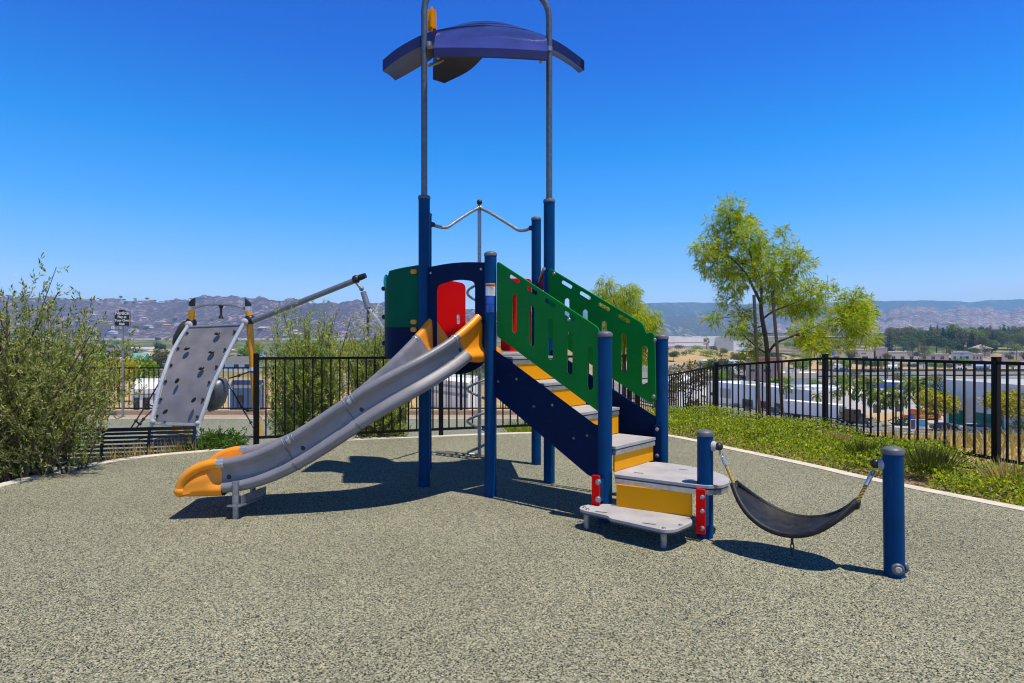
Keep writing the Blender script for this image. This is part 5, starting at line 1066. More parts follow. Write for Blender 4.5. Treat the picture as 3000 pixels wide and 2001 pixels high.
for x0, x1, d_, yt, m_, lab in ((2425, 2490, 300, 1068, 'lav', 'small office with blue doors just right of the fence post'), (2600, 2640, 300, 1072, 'white', 'white two storey office behind the highway, left of three'), (2805, 2835, 296, 1072, 'white', 'white office with dark windows behind the highway, middle of three'), (2855, 2900, 292, 1072, 'bluew', 'blue glass office behind the highway, right of three')):
    block('office_block', [xy(x0, d_), xy(x1, d_), xy(x1, d_+20), xy(x0, d_+20)], -13, zy(yt, d_), BM[m_], BM['roofw'], lab, 'building', 'offices behind the highway', wins=[(0, .05+.24*k, .2+.24*k, zy(1084, d_), zy(1077, d_), gl if m_ != 'lav' else BM['bluedoor'], W_) for k in range(4)])
t = block('sound_wall', [(75, 243), (175, 256), (330, 262), (470, 262), (470, 263), (330, 263), (175, 257), (75, 244)], -16, -11.6, mat('grey_brown_wall', (.24, .21, .19), .9, scale=.2), BM['roofg'], 'long grey brown wall along the near side of the highway', 'wall', para=.05)
t = block('hedge_wall', [(95, 284), (240, 290), (460, 292), (460, 293), (240, 291), (95, 285)], -14, -9.6, mat('dark_hedge', (.03, .035, .025), .95, scale=.8, col2=(.08, .075, .05)), mat('dark_hedge_top', (.05, .05, .03), .95), 'long dark hedge bank behind the highway', 'hedge', para=.05)
# houses on the left and on the hills
def house(p, w, l, h, rot, wall, roof, label, group, hip=False, kind='house'):
    t = thing('house', p, label, kind, group); t.rotation_euler = (0, 0, 0); Mr = Matrix.Rotation(rot, 3, 'Z'); b = MB(); b.box(p+UP*(h/2-.8), (l, w, h+1.6), Mr); b.build('wall', wall, t, False)
    rh = w*.24; b = MB(); e = .5
    rg = l/2+e if not hip else l/2-w*.4
    vs = [(-l/2-e, -w/2-e, h), (l/2+e, -w/2-e, h), (l/2+e, w/2+e, h), (-l/2-e, w/2+e, h), (-rg, 0, h+rh), (rg, 0, h+rh)]
    b.v = [tuple(p+Mr@Vector(v_)) for v_ in vs]; b.f = [(0, 1, 5, 4), (2, 3, 4, 5), (1, 2, 5), (3, 0, 4), (3, 2, 1, 0)]; b.m = [0]*5; b.build('roof', roof, t, False)
    for k in (-.3, .05, .32):
        b = MB(); b.box(p+Mr@Vector((l*k, -w/2-.02, h*.55)), (l*.12, .12, h*.36), Mr); b.build('window', gl, t, False)
    return t
HS = [(418, 600, 1000, 'white', 'roofg', 9, 26, 0), (345, 560, 995, 'cream', 'dark', 8, 22, 0), (470, 420, 1030, 'cream', 'tan', 9, 20, .1), (425, 360, 1036, 'bluew', 'dark', 8, 15, .2), (382, 300, 1042, 'white', 'tealroof', 9, 14, .3), (450, 330, 1052, 'cream', 'tan', 8, 18, -.2),
      (700, 240, 1086, 'white', 'dark', 9, 15, .05), (560, 480, 1010, 'white', 'tile', 9, 16, .2), (655, 520, 1008, 'cream', 'tan', 9, 18, -.1), (780, 470, 1022, 'white', 'dark', 9, 20, .1), (860, 380, 1030, 'cream', 'tile', 9, 16, .3), (905, 300, 1045, 'cream', 'tan', 9, 14, .1), (960, 420, 1024, 'white', 'roofg', 8, 20, 0), (1018, 500, 1008, 'cream', 'tile', 9, 20, .2), (1015, 330, 1040, 'cream', 'tan', 8, 12, -.2), (1090, 460, 1018, 'white', 'dark', 9, 16, .2), (250, 420, 1020, 'white', 'tile', 9, 18, .2), (120, 380, 1030, 'cream', 'tan', 9, 18, .1), (1160, 380, 1035, 'white', 'tile', 9, 16, .1), (1230, 520, 1012, 'cream', 'tan', 9, 18, -.1), (340, 220, 1070, 'white', 'tan', 9, 15, .3)]
cn = {'white': 'white', 'cream': 'cream', 'bluew': 'blue grey', 'lav': 'pale'}; rn = {'roofg': 'grey', 'dark': 'dark', 'tan': 'tan', 'tealroof': 'teal', 'tile': 'clay tile', 'roofw': 'white'}
seen = {}
for xs, d_, yb, w_, r_, wd, ln, ro in HS:
    key = (w_, r_); seen[key] = seen.get(key, 0)+1
for xs, d_, yb, w_, r_, wd, ln, ro in HS:
    p = px(xs, d_); lb = f'{cn[w_]} house with {rn[r_]} roof among the trees in the left valley'
    house(p, wd, ln, 3.4, ro, BM[w_], BM[r_], lb, f'{cn[w_]} {rn[r_]} roofed houses in the left valley' if seen[(w_, r_)] > 1 else 'houses in the left valley', r_ in ('tan', 'tile'))
block('storage_hall', [xy(385, 56), xy(462, 56), xy(478, 74), xy(400, 74)], -6, zy(1139, 56), BM['white'], BM['roofw'], 'low white hall below the back fence left of the climbing wall', wins=[(0, .0, 1, zy(1156, 55.9), zy(1154, 55.9), gl, 'wall_line'), (0, .1, .3, -6, zy(1165, 56), gl, 'dark_bay'), (0, .45, .7, -6, zy(1165, 56), gl, 'dark_bay')])
block('blue_house', [xy(668, 50), xy(760, 50), xy(775, 62), xy(680, 62)], -6, zy(1137, 50), BM['navyhouse'], BM['dark'], 'dark blue house with white trim below the back fence right of the climbing wall', 'house', wins=[(0, .03, .06, -6, zy(1140, 50), BM['white'], 'corner_trim'), (0, .3, .5, zy(1180, 50), zy(1158, 50), gl, W_)])
block('apartment_block', [xy(1262, 108), xy(1372, 96), xy(1400, 118), xy(1290, 128)], -9, zy(1117, 100), BM['white'], BM['roofw'], 'white apartment block with grey window bands seen under the slide entrance', wins=[(0, .02, .98, zy(1134, 102), zy(1127, 102), BM['grey'], 'window_band'), (0, .02, .98, zy(1157, 102), zy(1148, 102), BM['grey'], 'window_band')])
block('apartment_block', [xy(900, 130), xy(1010, 126), xy(1020, 150), xy(910, 154)], -9, zy(1098, 128), BM['cream'], BM['tan'], 'cream flat roofed block behind the grey green shrubs', wins=[(0, .1+.2*k, .2+.2*k, zy(1118, 128), zy(1108, 128), gl, W_) for k in range(4)])
block('garden_wall', [xy(560, 405), xy(790, 405), xy(790, 405.5), xy(560, 405.5)], -7, zy(1050, 405), BM['roofw'], BM['roofw'], 'pale road wall behind the car row in the left valley', 'wall', para=.05)
for k in range(64):
    xs = rnd.choice([rnd.uniform(-60, 640), rnd.uniform(290, 600), rnd.uniform(0, 1250)]); s_ = rnd.choice([.97, .95, .93, .9, .88, .35, .25, .2, .15, .1, .3, .5]) if xs < 640 else rnd.uniform(.03, .22)
    p = Vector(left_hill(xs, s_))+UP*.5; house(p, rnd.uniform(9, 15), rnd.uniform(12, 26), 4.6, rnd.uniform(-.5, .5), BM[rnd.choice(['white', 'cream', 'pink'])], BM[rnd.choice(['tile', 'tan', 'roofg'])], 'small pale far off house on the purple hillside', 'houses on the left hillside', True)
# trees
LF['far_a'] = leafmat('bright_tree_leaf', [(.09, .17, .012), (.19, .31, .02), (.33, .43, .03)], .3)
LF['far_b'] = leafmat('dark_tree_leaf', [(.025, .055, .016), (.06, .105, .025), (.11, .15, .04)], .15)
LF['far_c'] = leafmat('brown_green_leaf', [(.07, .065, .025), (.14, .125, .045), (.22, .18, .07)], .2)
LF['far_d'] = leafmat('yellow_tree_leaf', [(.22, .23, .01), (.42, .38, .015), (.58, .45, .02)], .4)
LF['far_e'] = leafmat('conifer_needles', [(.010, .026, .018), (.022, .045, .028), (.04, .07, .04)], .05)
LF['palm'] = leafmat('palm_frond', [(.06, .11, .012), (.18, .25, .02), (.36, .36, .04)], .3)
LF['amber'] = leafmat('amber_leaf', [(.40, .16, .01), (.55, .28, .01), (.30, .22, .02)], .3)
def crown_pts(blobs, n, size, jit=.35):
    P_, D_ = [], []
    vol = [b_[3]*b_[4]*b_[3] for b_ in blobs]; tot = sum(vol)
    for b_, v_ in zip(blobs, vol):
        k = max(8, int(n*v_/tot)); a = nrg.normal(size=(k, 3)); a /= np.linalg.norm(a, axis=1)[:, None]; r_ = (1-.55*nrg.random(k)**1.6)[:, None]
        P_.append(np.array(b_[:3])+a*r_*np.array([b_[3], b_[3], b_[4]])); D_.append(a*.7+nrg.normal(size=(k, 3))*.6)
    return np.concatenate(P_), np.concatenate(D_)
def proto(name, label, cat, blobs, n, size, leaf, trunk, group=None, aspect=.7, droop=0.0):
    t = thing(name, (0, 0, 0), label, cat, group)
    if trunk:
        b = MB()
        for pts, r0, r1 in trunk: P_ = catmull(pts, 3); b.tube(P_, [r0+(r1-r0)*k/(len(P_)-1) for k in range(len(P_))], 6)
        b.build('trunk', M['bark'], t)
    p_, d_ = crown_pts(blobs, n, size); leaf_mesh('crown', p_, d_, size*nrg.uniform(.5, 1.2, len(p_)), size*aspect*nrg.uniform(.6, 1.1, len(p_)), LF[leaf], t, droop); return t
def rblobs(n, R_, zc, h, r0, r1, seed):
    q = random.Random(seed); o = []
    for k in range(n):
        a = q.uniform(0, 6.28); r_ = R_*math.sqrt(q.random()); z_ = zc+h*(q.random()-.5)*(1-.4*r_/R_); s = q.uniform(r0, r1); o.append((r_*math.cos(a), r_*math.sin(a), z_, s, s*.8))
    return o
V3 = Vector
PR_ = {
 'round': ([proto('broadleaf_tree', None, 'tree', rblobs(16, .30, .62, .45, .13, .22, s), 1900, .062, lf, [([V3((0, 0, -.1)), V3((.01, 0, .2)), V3((0, .02, .5))], .03, .015)]) for s, lf in ((1, 'far_a'), (2, 'far_b'), (3, 'far_c'), (4, 'far_d'))]),
 'euc': ([proto('eucalyptus_tree', None, 'tree', rblobs(18, .30, .64, .66, .07, .15, s), 2400, .034, lf, [([V3((0, 0, -.1)), V3((.02, 0, .3)), V3((-.03, .02, .8))], .022, .008), ([V3((.02, 0, .3)), V3((.12, 0, .5)), V3((.18, .05, .75))], .014, .005)]) for s, lf in ((11, 'far_c'), (12, 'far_b'))]),
 'con': ([proto('conifer_tree', None, 'tree', [(0, 0, .12+.085*k, .19*(1-k/10.5), .07) for k in range(10)], 900, .06, 'far_e', [([V3((0, 0, -.1)), V3((0, 0, .4)), V3((0, 0, .9))], .018, .006)])]),
 'bush': ([proto('round_bush', None, 'bush', rblobs(7, .35, .35, .3, .2, .32, s), 420, .10, lf, None) for s, lf in ((21, 'far_a'), (22, 'far_b'), (23, 'far_d'), (24, 'amber'))])}
def palm_proto(nf, fl, tr, name='palm_tree'):
    t = thing(name, (0, 0, 0), None, 'palm'); b = MB(); b.tube(catmull([V3((0, 0, -.1)), V3((.01, 0, .4)), V3((0, 0, 1-fl*.3))], 3), [tr]*6+[tr*.8], 7); b.build('trunk', mat('palm_trunk'+str(nf), (.16, .12, .085), .9, scale=20) , t)
    P_, D_ = [], []
    for k in range(nf):
        a = 6.283*k/nf*2.4; e0 = R(75-110*(k/nf)); c, s = math.cos(a), math.sin(a); p = np.array([0, 0, 1-fl*.3])
        for i in range(14):
            el = e0-R(95)*(i/13)**1.3; d_ = np.array([c*math.cos(el), s*math.cos(el), math.sin(el)]); p = p+d_*fl/14; sd_ = np.array([-s, c, 0])
            for sg in (-1, 1): P_.append(p.copy()); D_.append(d_*.5+sg*sd_+np.array([0, 0, -.35]))
    n = len(P_); leaf_mesh('crown', np.array(P_), np.array(D_), fl*.34*nrg.uniform(.7, 1.1, n), fl*.085, LF['palm'], t, .15); return t
PR_['palm'] = [palm_proto(24, .42, .022), palm_proto(14, .26, .016)]
used = set()
def plant(kind, var, p, h, label, group, wscale=1.0, cat=None):
    src = PR_[kind][var]
    if src.name not in used: used.add(src.name); o = src
    else: o = copy_tree(src)
    s = h; o.location = p; o.scale = (s*wscale, s*wscale, s); o.rotation_euler = (0, 0, rnd.uniform(0, 6.28)); o['label'] = label; o['group'] = group
    if cat: o['category'] = cat
    return o
def tall(xs, d, ytop): g = px(xs, d); return g, zy(ytop, d)-g.z
def pt(kind, var, xs, d, ytop, label, group, ws_=1.0): g, h = tall(xs, d, ytop); return plant(kind, var, g, h, label, group, ws_)
# individual trees that stand out on the right
pt('euc', 0, 2000, 72, 1052, 'brownish drooping tree just right of the far stair post', 'single trees', .95)
pt('bush', 0, 2004, 92, 1172, 'round green bush on the slope below the brownish drooping tree', 'single bushes')
pt('round', 0, 2088, 250, 1046, 'left and lighter of two round green trees by the storage rows', 'round trees by the storage rows', 1.1)
pt('round', 1, 2108, 248, 1040, 'right and darker of two round green trees by the storage rows', 'round trees by the storage rows', 1.1)
pt('round', 2, 2166, 255, 1052, 'dull green tree left of the square office block', 'single trees', 1.2)
pt('round', 0, 2345, 260, 1048, 'bright green tree above the low cream building', 'single trees', 1.4)
pt('round', 3, 2782-35, 117, 1132, 'yellow green round street tree left of the green glass', 'round street trees by the lavender warehouse', 1.05)
pt('round', 3, 2930, 104, 1127, 'yellow green round street tree right of the fence post at the lavender warehouse', 'round street trees by the lavender warehouse', 1.05)
pt('round', 0, 2850, 119, 1128, 'slim green tree between the two yellow green street trees', 'single trees', .8)
pt('euc', 1, 2740, 128, 1092, 'tall narrow dark green tree left of the lavender warehouse', 'single trees', .75)
for xs, d_, yt, v_, lab in ((2534, 131, 1112, 0, 'big feathery palm left of the palm pair'), (2575, 128, 1148, 0, 'left palm of the leaning pair above the boulders'), (2625, 127, 1146, 0, 'right palm of the leaning pair above the boulders'), (2690, 126, 1115, 0, 'tall palm in front of the orange timber stacks'), (2473, 138, 1128, 1, 'thin tall palm behind the front of the lorry trailer'), (2451, 138, 1146, 1, 'short thin palm with a narrow crown behind the lorry trailer'), (2394, 140, 1155, 1, 'small thin palm left of the tall fence post'), (2304, 148, 1127, 1, 'small palm against the warehouse roof edge'), (2978, 380, 1010, 1, 'tall palm before the pinkish shops at the right edge'), (2789, 560, 950, 1, 'lone tall palm standing above the wooded hill')):
    pt('palm', v_, xs, d_, yt, lab, 'palms on the right', 1.0)
for xs, d_, yt, v_, lab in ((2480, 133, 1180, 0, 'bright green hedge bush behind the trailer front'), (2315, 146, 1172, 0, 'green bush before the right warehouse corner'), (2335, 145, 1180, 3, 'orange flowering bush before the right warehouse corner'), (2230, 158, 1186, 3, 'orange flowering bush between the tree stakes'), (2640, 126, 1206, 1, 'dark round bush right of the boulders'), (2556, 127, 1208, 2, 'yellow bush left of the boulders'), (2157, 165, 1172, 1, 'dark bush at the left warehouse bay'), (2120, 170, 1176, 0, 'green bush in the left warehouse planting'), (2190, 156, 1184, 1, 'long dark bush below the warehouse bays'), (2085, 172, 1166, 2, 'yellow green bush at the left warehouse end'), (2830, 114, 1228, 1, 'dark bush under the street tree by the white car'), (2998, 103, 1205, 0, 'green bush at the far right edge beside the lavender wall'), (2370, 143, 1186, 1, 'low hedge bush beside the white warehouse door')):
    pt('bush', v_, xs, d_, yt, lab, 'bushes around the warehouses', 1.2)
for k in range(42):
    xs = rnd.choice([rnd.uniform(-60, 640), rnd.uniform(0, 1280)]); s_ = rnd.choice([.99, .98, .96, .9, .3, .2, .12, .06, .4]); v_ = rnd.choice([1, 1, 2]); plant('round', v_, Vector(left_hill(xs, s_))-UP*3.5, rnd.uniform(11, 18), ('dark green' if v_ == 1 else 'brownish')+' tree far up on the purple hillside', ('dark green' if v_ == 1 else 'brownish')+' trees on the left hillside', 1.2)
for k in range(34):
    xs = rnd.uniform(1960, 2760); d_ = rnd.choice([rnd.uniform(222, 245), rnd.uniform(284, 300), rnd.uniform(192, 206)]); v_ = rnd.choice([0, 1, 2]); nm = ['bright green', 'dark green', 'brownish'][v_]; plant('euc' if v_ == 2 else 'round', 0 if v_ == 2 else v_, px(xs, d_), rnd.uniform(4, 7.5), nm+' small tree between the yards behind the warehouses', nm+' small trees between the yards', 1.2)
# woods and valley trees
for k in range(230):
    xs = rnd.uniform(2570, 3260); d_ = rnd.uniform(470, 800); kd = rnd.choice(['round', 'round', 'euc', 'euc', 'euc', 'con']); v_ = rnd.choice([1, 1, 2, 0]) if kd == 'round' else (rnd.randint(0, 1) if kd == 'euc' else 0); h = rnd.uniform(11, 19)*(1.2 if kd == 'con' else 1)
    nm = {'round': ['bright green', 'dark green', 'brownish', ''][v_]+' broadleaf tree', 'euc': ['brownish airy', 'dark airy'][v_ % 2]+' gum tree', 'con': 'dark pointed conifer'}[kd]+' in the wood on the right hill'
    plant(kd, v_, px(xs, d_), h, nm, nm.replace(' tree', ' trees'), .85 if kd == 'con' else 1.1)
for k in range(26):
    xs = rnd.uniform(2420, 3150); d_ = rnd.uniform(425, 480) if k % 2 else rnd.uniform(385, 412); kd = rnd.choice(['round', 'euc', 'bush']); v_ = rnd.choice([1, 2, 0]) if kd == 'round' else rnd.randint(0, 1); h = {'round': rnd.uniform(6, 11), 'euc': rnd.uniform(8, 14), 'bush': rnd.uniform(2, 4)}[kd]
    nm = {'round': ['bright green', 'dark green', 'brownish', ''][v_]+' tree', 'euc': ['brownish airy', 'dark airy'][v_ % 2]+' tree', 'bush': ['bright', 'dark'][v_ % 2]+' green bush'}[kd]+' along the shops across the highway'
    plant(kd, v_, px(xs, d_), h, nm, nm.replace(' tree', ' trees'))
for k in range(24):
    xs = rnd.uniform(2420, 3100); d_ = rnd.uniform(294, 318); v_ = rnd.choice([0, 2, 3]); nm = ['bright green', '', 'brownish', 'yellow green'][v_]+' tree in the hedge bank behind the highway'
    plant('round', v_, px(xs, d_), rnd.uniform(3.5, 6.0), nm, nm.replace('tree', 'trees'), 1.4)
for k in range(205):
    xs = rnd.uniform(60, 1400); d_ = 165*math.exp(rnd.random()**.75*2.1); kd = rnd.choice(['round']*6+['euc', 'con', 'bush']); v_ = rnd.choice([0, 0, 0, 1, 1, 2, 3]) if kd == 'round' else (rnd.randint(0, 1) if kd in ('euc', 'bush') else 0)
    if any(abs(xs-h_[0]) < .5*h_[6]*F/h_[1]+10 and d_ < h_[1] for h_ in HS) and d_ > 200 and rnd.random() < .6: continue
    if 640 < xs < 760 and d_ < 245: continue
    h = {'round': rnd.uniform(6, 12), 'euc': rnd.uniform(8, 14), 'con': rnd.uniform(9, 14), 'bush': rnd.uniform(2.5, 4.5)}[kd]
    nm = {'round': ['bright green', 'dark green', 'brownish', 'yellow green'][v_]+' tree', 'euc': ['brownish airy', 'dark airy'][v_ % 2]+' tree', 'con': 'dark conifer', 'bush': ['bright', 'dark'][v_ % 2]+' green bush'}[kd]+' in the left valley'
    plant(kd, v_, px(xs, d_), h, nm, nm.replace(' tree', ' trees'), 1.1)
for k in range(14):
    xs = rnd.uniform(1950, 2440); d_ = rnd.uniform(440, 620); v_ = rnd.choice([1, 2, 0]); nm = ['bright green', 'dark green', 'brownish'][v_]+' tree behind the striped store'
    plant('round', v_, px(xs, d_), rnd.uniform(6, 11), nm, nm.replace('tree', 'trees'), 1.2)
for k in range(34):
    xs = 1950+k*14.6+rnd.uniform(-8, 8); v_ = rnd.choice([1, 2]); plant('bush', v_ if v_ == 1 else 0, px(xs, rnd.uniform(312, 354)), rnd.uniform(2, 5), ('dark' if v_ == 1 else 'bright')+' scrub bush on the dry bank below the striped store', ('dark' if v_ == 1 else 'bright')+' scrub on the dry bank', 1.6)
pt('euc', 0, 2070, 385, 988, 'thin tree before the striped store', 'single trees', .8)
for xs, d_, yt in ((345, 85, 1040), (400, 90, 1030), (300, 80, 1050)): pt('round', 3 if xs != 400 else 0, xs, d_, yt, {345: 'yellow green tree behind the notice sign post', 400: 'bright green tree between sign and climbing wall', 300: 'yellow green tree left of the notice sign post'}[xs], 'trees around the notice sign', .9)
# vehicles
VM = {'white': mat('white_car_paint', (.72, .72, .72), .25, var=.03, coat=.5), 'navy': mat('navy_car_paint', (.015, .03, .12), .2, var=.1, coat=.6), 'black': mat('black_car_paint', (.012, .014, .016), .2, coat=.6), 'silver': mat('silver_car_paint', (.42, .43, .45), .28, .5), 'teal': mat('teal_car_paint', (.02, .07, .09), .2, coat=.6), 'tyre': mat('tyre', (.015, .015, .015), .8), 'rim': mat('rim', (.45, .45, .46), .3, .8)}
def car_proto(paint, suv=False):
    t = thing('parked_car', (0, 0, 0), None, 'car'); hh = 1.62 if suv else 1.42; b = MB()
    low = [(-2.2, .35), (-2.25, .62), (-2.1, .92), (-1.4, .98), (1.05, .95), (2.0, .82), (2.22, .6), (2.18, .32)]; vs = []
    for y_ in (-.86, -.9, .9, .86): vs += [(x_, y_*(1 if i not in (0, 7) else .97), z_) for i, (x_, z_) in enumerate(low)]
    n = 8; b.v = vs; b.f = [(r_*n+i, r_*n+(i+1) % n, (r_+1)*n+(i+1) % n, (r_+1)*n+i) for r_ in range(3) for i in range(n)]+[tuple(range(n)), tuple(range(3*n, 4*n))]; b.m = [0]*len(b.f); body = b.build('body', paint, t)
    up_ = [(-1.95 if suv else -1.75, .95), (-1.6 if suv else -1.05, hh), (.35, hh), (1.15, .95)]
    b = MB(); b.v = [(x_, s*(.82 if z_ < 1 else .66), z_) for s in (-1, 1) for x_, z_ in up_]; b.f = [(0, 1, 2, 3), (7, 6, 5, 4), (0, 4, 5, 1), (2, 6, 7, 3)]; b.m = [0]*4; b.build('windows', gl, t, False)
    b = MB(); b.box((-.45, 0, hh+.015), (1.75, 1.30, .05), None, .02); b.build('roof', paint, t)
    for x_ in (-1.35, 1.38):
        for s in (-1, 1):
            b = MB(); b.lathe((x_, s*.78, .33), [(.20, 0), (.33, .02), (.33, .16), (.24, .18)], (0, s, 0), 16); w_ = b.build('wheel', VM['tyre'], t); b = MB(); b.lathe((x_, s*.955, .33), [(.21, 0), (.18, .012), (.03, .014)], (0, s, 0), 12); b.build('rim', VM['rim'], w_)
    for s in (-1, 1):
        b = MB(); b.box((2.14, s*.62, .68), (.10, .36, .12), None, .03); b.build('headlight', M['alu'], t); b = MB(); b.box((-2.2, s*.66, .75), (.06, .32, .13), None, .02); b.build('tail_light', BM['rust'], t)
    return t
cars = {k: car_proto(VM[k], k in ('black', 'teal')) for k in ('white', 'navy', 'black', 'silver', 'teal')}; usedc = set()
def car(kind, X, Y, rot, label, group, lift=.42):
    o = cars[kind] if kind not in usedc else copy_tree(cars[kind]); usedc.add(kind); o.location = (X, Y, tz(X, Y)+lift); o.rotation_euler = (0, 0, rot); o['label'] = label; o['group'] = group; return o
rdir = math.atan2(-.88, .47)
def oncar(kind, xs, d, rot, label, group, lift=.42): X = (xs-CX)/F*d; return car(kind, X, d, rot, label, group, lift)
oncar('white', 2856, 108, rdir+.75, 'white car parked at the kerb beside the lavender warehouse', 'cars on the street below')
oncar('navy', 2768, 113, rdir+.8, 'dark blue car parked left of the white car', 'cars on the street below')
oncar('teal', 2273, 148, rdir, 'dark teal car parked behind the lorry trailer', 'cars on the street below')
oncar('black', 2505, 135, 0, 'black pickup sized car behind the lorry cab', 'cars on the street below')
for k, (xs, h_) in enumerate(((2020, 210), (2440, 190), (2600, 240))):
    p = px(xs, h_); t = thing('utility_pole', p, ['wooden utility pole left of the square office block', 'wooden utility pole near the tall fence post top', 'wooden utility pole above the palm pair'][k], 'utility pole'); b = MB(); b.tube([p, p+UP*11], [.16, .10], 8); b.build('pole', M['bark'], t); b = MB(); b.box(p+UP*10.2, (2.6, .12, .14)); b.build('cross_arm', M['bark'], t, False)
oncar('silver', 2508, 268, .05, 'silver car driving on the highway just right of the fence post', 'cars on the highway', .6)
oncar('white', 2655, 270, .05, 'white car on the highway behind the palms', 'cars on the highway', .6)
oncar('white', 2462, 212, .4, 'white van sized car on the yard behind the warehouse roof', 'cars in the yard')
oncar('navy', 2490, 210, 1.2, 'dark blue car on the yard behind the warehouse roof', 'cars in the yard')
oncar('black', 2445, 214, .2, 'black car on the yard left of the white one', 'cars in the yard')
for k in range(13):
    kd = ['white', 'silver', 'navy', 'white', 'black'][k % 5]; oncar(kd, 2478+k*10.5+(k > 2)*8, 395, 1.55, f'{kd} car in the row before the shops across the highway', f'{kd} cars before the shops', .65)
for k in range(7):
    kd = ['white', 'silver', 'white', 'black'][k % 4]; oncar(kd, 640+k*21, 425, .1, f'{kd} car parked in the row behind the amber post', f'{kd} cars in the row behind the amber post', .1)
for xs, d_, kd in ((432, 240, 'silver'), (438, 215, 'white'), (425, 250, 'black')): oncar(kd, xs, d_, .4, f'{kd} car parked left of the climbing wall in the valley', 'cars left of the climbing wall', .1)
# lorry
tr_ = thing('semi_truck', (67, 133, tz(67, 133)), 'white box trailer lorry with a black cab parked beyond the right fence', 'lorry')
rz = Matrix.Rotation(rdir, 3, 'Z'); g0 = Vector((66.3, 134.5, tz(66.5, 134)+.35))
def lp(x_, y_, z_): return g0+rz@Vector((x_, y_, z_))
b = MB(); b.box(lp(0, 0, 2.65), (13.6, 2.5, 2.85), rz, .06)
tb_ = b.build('trailer_box', BM['white'], tr_, False)
for k in range(30):
    b = MB(); b.box(lp(-6.5+13*k/29, -1.262, 2.65), (.07, .03, 2.6), rz)
    if k % 2 == 0: b.build('trailer_rib', BM['lav'], tb_, False)
b = MB(); b.box(lp(0, 0, 1.1), (13.4, 2.3, .22), rz); b.box(lp(6.82, 0, 3.1), (.05, 1.6, 1.5), rz); b.build('trailer_frame', M['black'], tr_, False)
b = MB(); b.box(lp(7.15, -.1, 3.15), (.7, 1.5, 1.2), rz, .1); b.build('cooling_unit', BM['grey'], tr_)
for x_ in (-5.6, -4.3, 7.1, 8.3, 12.6):
    for s in (-1, 1):
        b = MB(); b.lathe(lp(x_, s*.85, .5), [(.3, 0), (.5, .03), (.5, .3), (.3, .32)], rz@Vector((0, s, 0)), 16); w_ = b.build('wheel', VM['tyre'], tr_); b = MB(); b.lathe(lp(x_, s*1.172, .5), [(.3, 0), (.22, .02), (.05, .03)], rz@Vector((0, s, 0)), 12); b.build('rim', VM['rim'], w_)
b = MB(); b.box(lp(9.1, 0, 2.1), (2.4, 2.4, 2.5), rz, .15); b.box(lp(10.3, 0, 1.75), (1.2, 2.2, 1.6), rz, .12); b.build('cab', VM['black'], tr_)
b = MB(); b.box(lp(12.0, 0, 1.35), (2.6, 1.7, 1.1), rz, .18); b.build('bonnet', VM['teal'], tr_)
b = MB(); b.box(lp(10.92, 0, 2.25), (.10, 2.0, .7), rz, .04); b.build('windscreen', BM['glass'], tr_)
b = MB(); b.box(lp(13.34, 0, 1.25), (.10, 1.3, 1.05), rz, .03); b.build('grille', M['alu'], tr_)
b = MB(); b.box(lp(13.4, 0, .55), (.25, 2.4, .38), rz, .06); b.build('bumper', M['alu'], tr_)
for s in (-1, 1):
    b = MB(); b.tube([lp(7.85, s*1.1, 1.0), lp(7.85, s*1.1, 3.9)], .08, 8); b.build('exhaust_stack', M['alu'], tr_)
    b = MB(); b.box(lp(12.6, s*.95, .95), (1.3, .45, .5), rz, .12); b.build('mudguard', VM['black'], tr_)
    b = MB(); b.ball(lp(13.2, s*1.0, 1.15), .16); b.build('headlight', M['alu'], tr_)
# hoarding board, timber, boulders, lamp posts
d_ = 108; t = thing('hoarding_board', px(2694, d_), 'large hoarding with a blue picture and white strip beside the street', 'hoarding'); zt_, zb_ = zy(1229, d_), zy(1262, d_); X0, X1 = (2668-CX)/F*d_, (2717-CX)/F*d_
for X_ in (X0+.2, X1-.2): b = MB(); b.box((X_, d_+.1, zb_-.6), (.12, .12, 3.2)); b.build('board_leg', M['stake'], t, False)
b = MB(); b.box(((X0+X1)/2, d_, (zt_+zb_)/2), (X1-X0, .12, zt_-zb_), None, .01); b.build('board', BM['white'], t, False)
b = MB(); b.box((X0+(X1-X0)*.13, d_-.07, (zt_+zb_)/2+.15), ((X1-X0)*.26, .03, (zt_-zb_)*.8)); b.build('dark_panel', VM['navy'], t, False)
b = MB(); b.box((X0+(X1-X0)*.64, d_-.07, zt_-(zt_-zb_)*.32), ((X1-X0)*.68, .03, (zt_-zb_)*.6)); b.build('picture_panel', mat('blue_picture', (.02, .16, .42), .4, scale=1.2, col2=(.10, .38, .62)), t, False)
for k in range(3): b = MB(); b.box((X0+(X1-X0)*.6, d_-.07, zb_+.2+.22*k), ((X1-X0)*(.5-.1*k), .03, .08)); b.build('print_line', VM['navy'] if k == 0 else BM['grey'], t, False)
p = px(2666, 109); b = MB(); b.box(p+UP*1.6, (.08, .08, 3.2)); t = thing('street_sign', p, 'small blue street sign on a pole left of the hoarding', 'sign'); b.build('pole', M['galv'], t, False); b = MB(); b.box(p+UP*3.0+Vector((0, -.08, 0)), (1.0, .05, .9), None, .02); b.build('sign_plate', M['bluelabel'], t, False)
M['timber'] = mat('orange_timber', (.62, .22, .05), .85, scale=2, col2=(.70, .34, .12))
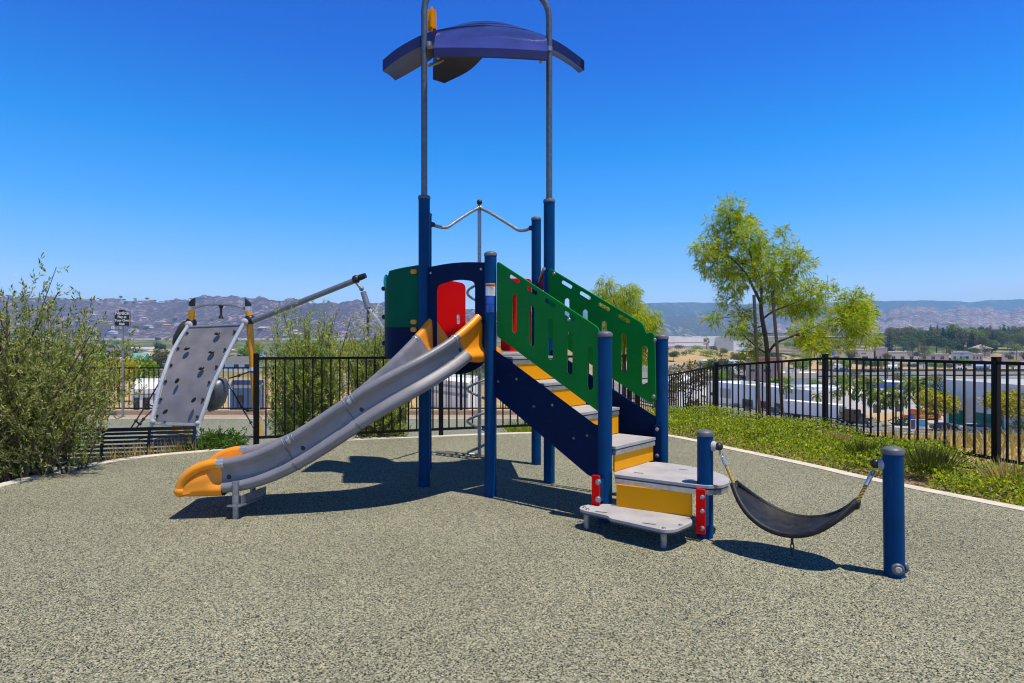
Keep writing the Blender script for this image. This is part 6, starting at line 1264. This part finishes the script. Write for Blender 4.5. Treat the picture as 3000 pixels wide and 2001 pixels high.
for k, (xs, n_, w_, lab) in enumerate(((2668, 3, 3.2, 'low orange timber stack left of the tall palm'), (2700, 6, 5.0, 'highest orange timber stack behind the tall palm'), (2728, 4, 3.4, 'orange timber stack right of the tall palm'))):
    p = px(xs, 136, .3); t = thing('timber_stack', p, lab, 'timber', 'orange timber stacks')
    for i in range(n_): b = MB(); b.box(p+UP*(.2+.42*i), (w_*(1-.05*(i % 2)), 2.0, .36), Matrix.Rotation(.1*(i % 3), 3, 'Z'), .03); b.build('timber_layer', M['timber'], t, False)
for xs, s, lab in ((2593, 1.1, 'largest pale boulder under the palm pair'), (2572, .8, 'pale boulder left of the largest one under the palms'), (2545, .6, 'small pale boulder beside the yellow bush')):
    p = px(xs, 125); b = MB(); b.ball(p+UP*s*.4, s, 14, (1.3, 1, .75))
    for i, v_ in enumerate(b.v): b.v[i] = tuple(Vector(v_)+Vector((rnd.gauss(0, .06), rnd.gauss(0, .06), rnd.gauss(0, .05)))*s)
    tag(b.build('boulder', mat('pale_rock%d' % xs, (.30, .27, .23), .9, scale=2, bump=.6, bscale=3)), lab, 'boulder', 'boulders under the palms')
for xs, d_, yt, lab in ((2646, 125, 1115, 'slender lamp post right of the palm pair'), (2578, 300, 1062, 'slender lamp post beside the highway'), (2955, 430, 1000, 'thin lamp post before the shops at the right edge')):
    p = px(xs, d_); h = zy(yt, d_)-p.z; t = thing('street_lamp', p, lab, 'street lamp', 'street lamps'); b = MB(); b.tube([p, p+UP*h], [.10, .06], 8); b.tube([p+UP*h, p+UP*(h+.2)+Vector((1.4, 0, 0))], .05, 6); b.build('pole', M['galv'], t); b = MB(); b.box(p+UP*(h+.2)+Vector((1.6, 0, 0)), (.7, .3, .12), None, .04); b.build('lamp_head', M['galvdark'], t)
# ------------------------------------------------------------------ haze
hz = MB(); hz.box((0, 3600, 270), (24000, 8000, 640)); ho = hz.build('haze', mat('unused', (1, 1, 1)), None, False)
hm = bpy.data.materials.new('haze'); hm.use_nodes = True; t = hm.node_tree; t.nodes.clear(); o_ = N(t, 'ShaderNodeOutputMaterial'); pv = N(t, 'ShaderNodeVolumePrincipled'); t.links.new(pv.outputs[0], o_.inputs['Volume'])
pv.inputs['Color'].default_value = (.27, .58, 1, 1); pv.inputs['Density'].default_value = 1.35e-4; pv.inputs['Anisotropy'].default_value = 0.0
ho.data.materials.clear(); ho.data.materials.append(hm); ho.hide_viewport = False; tag(ho, kind='stuff')
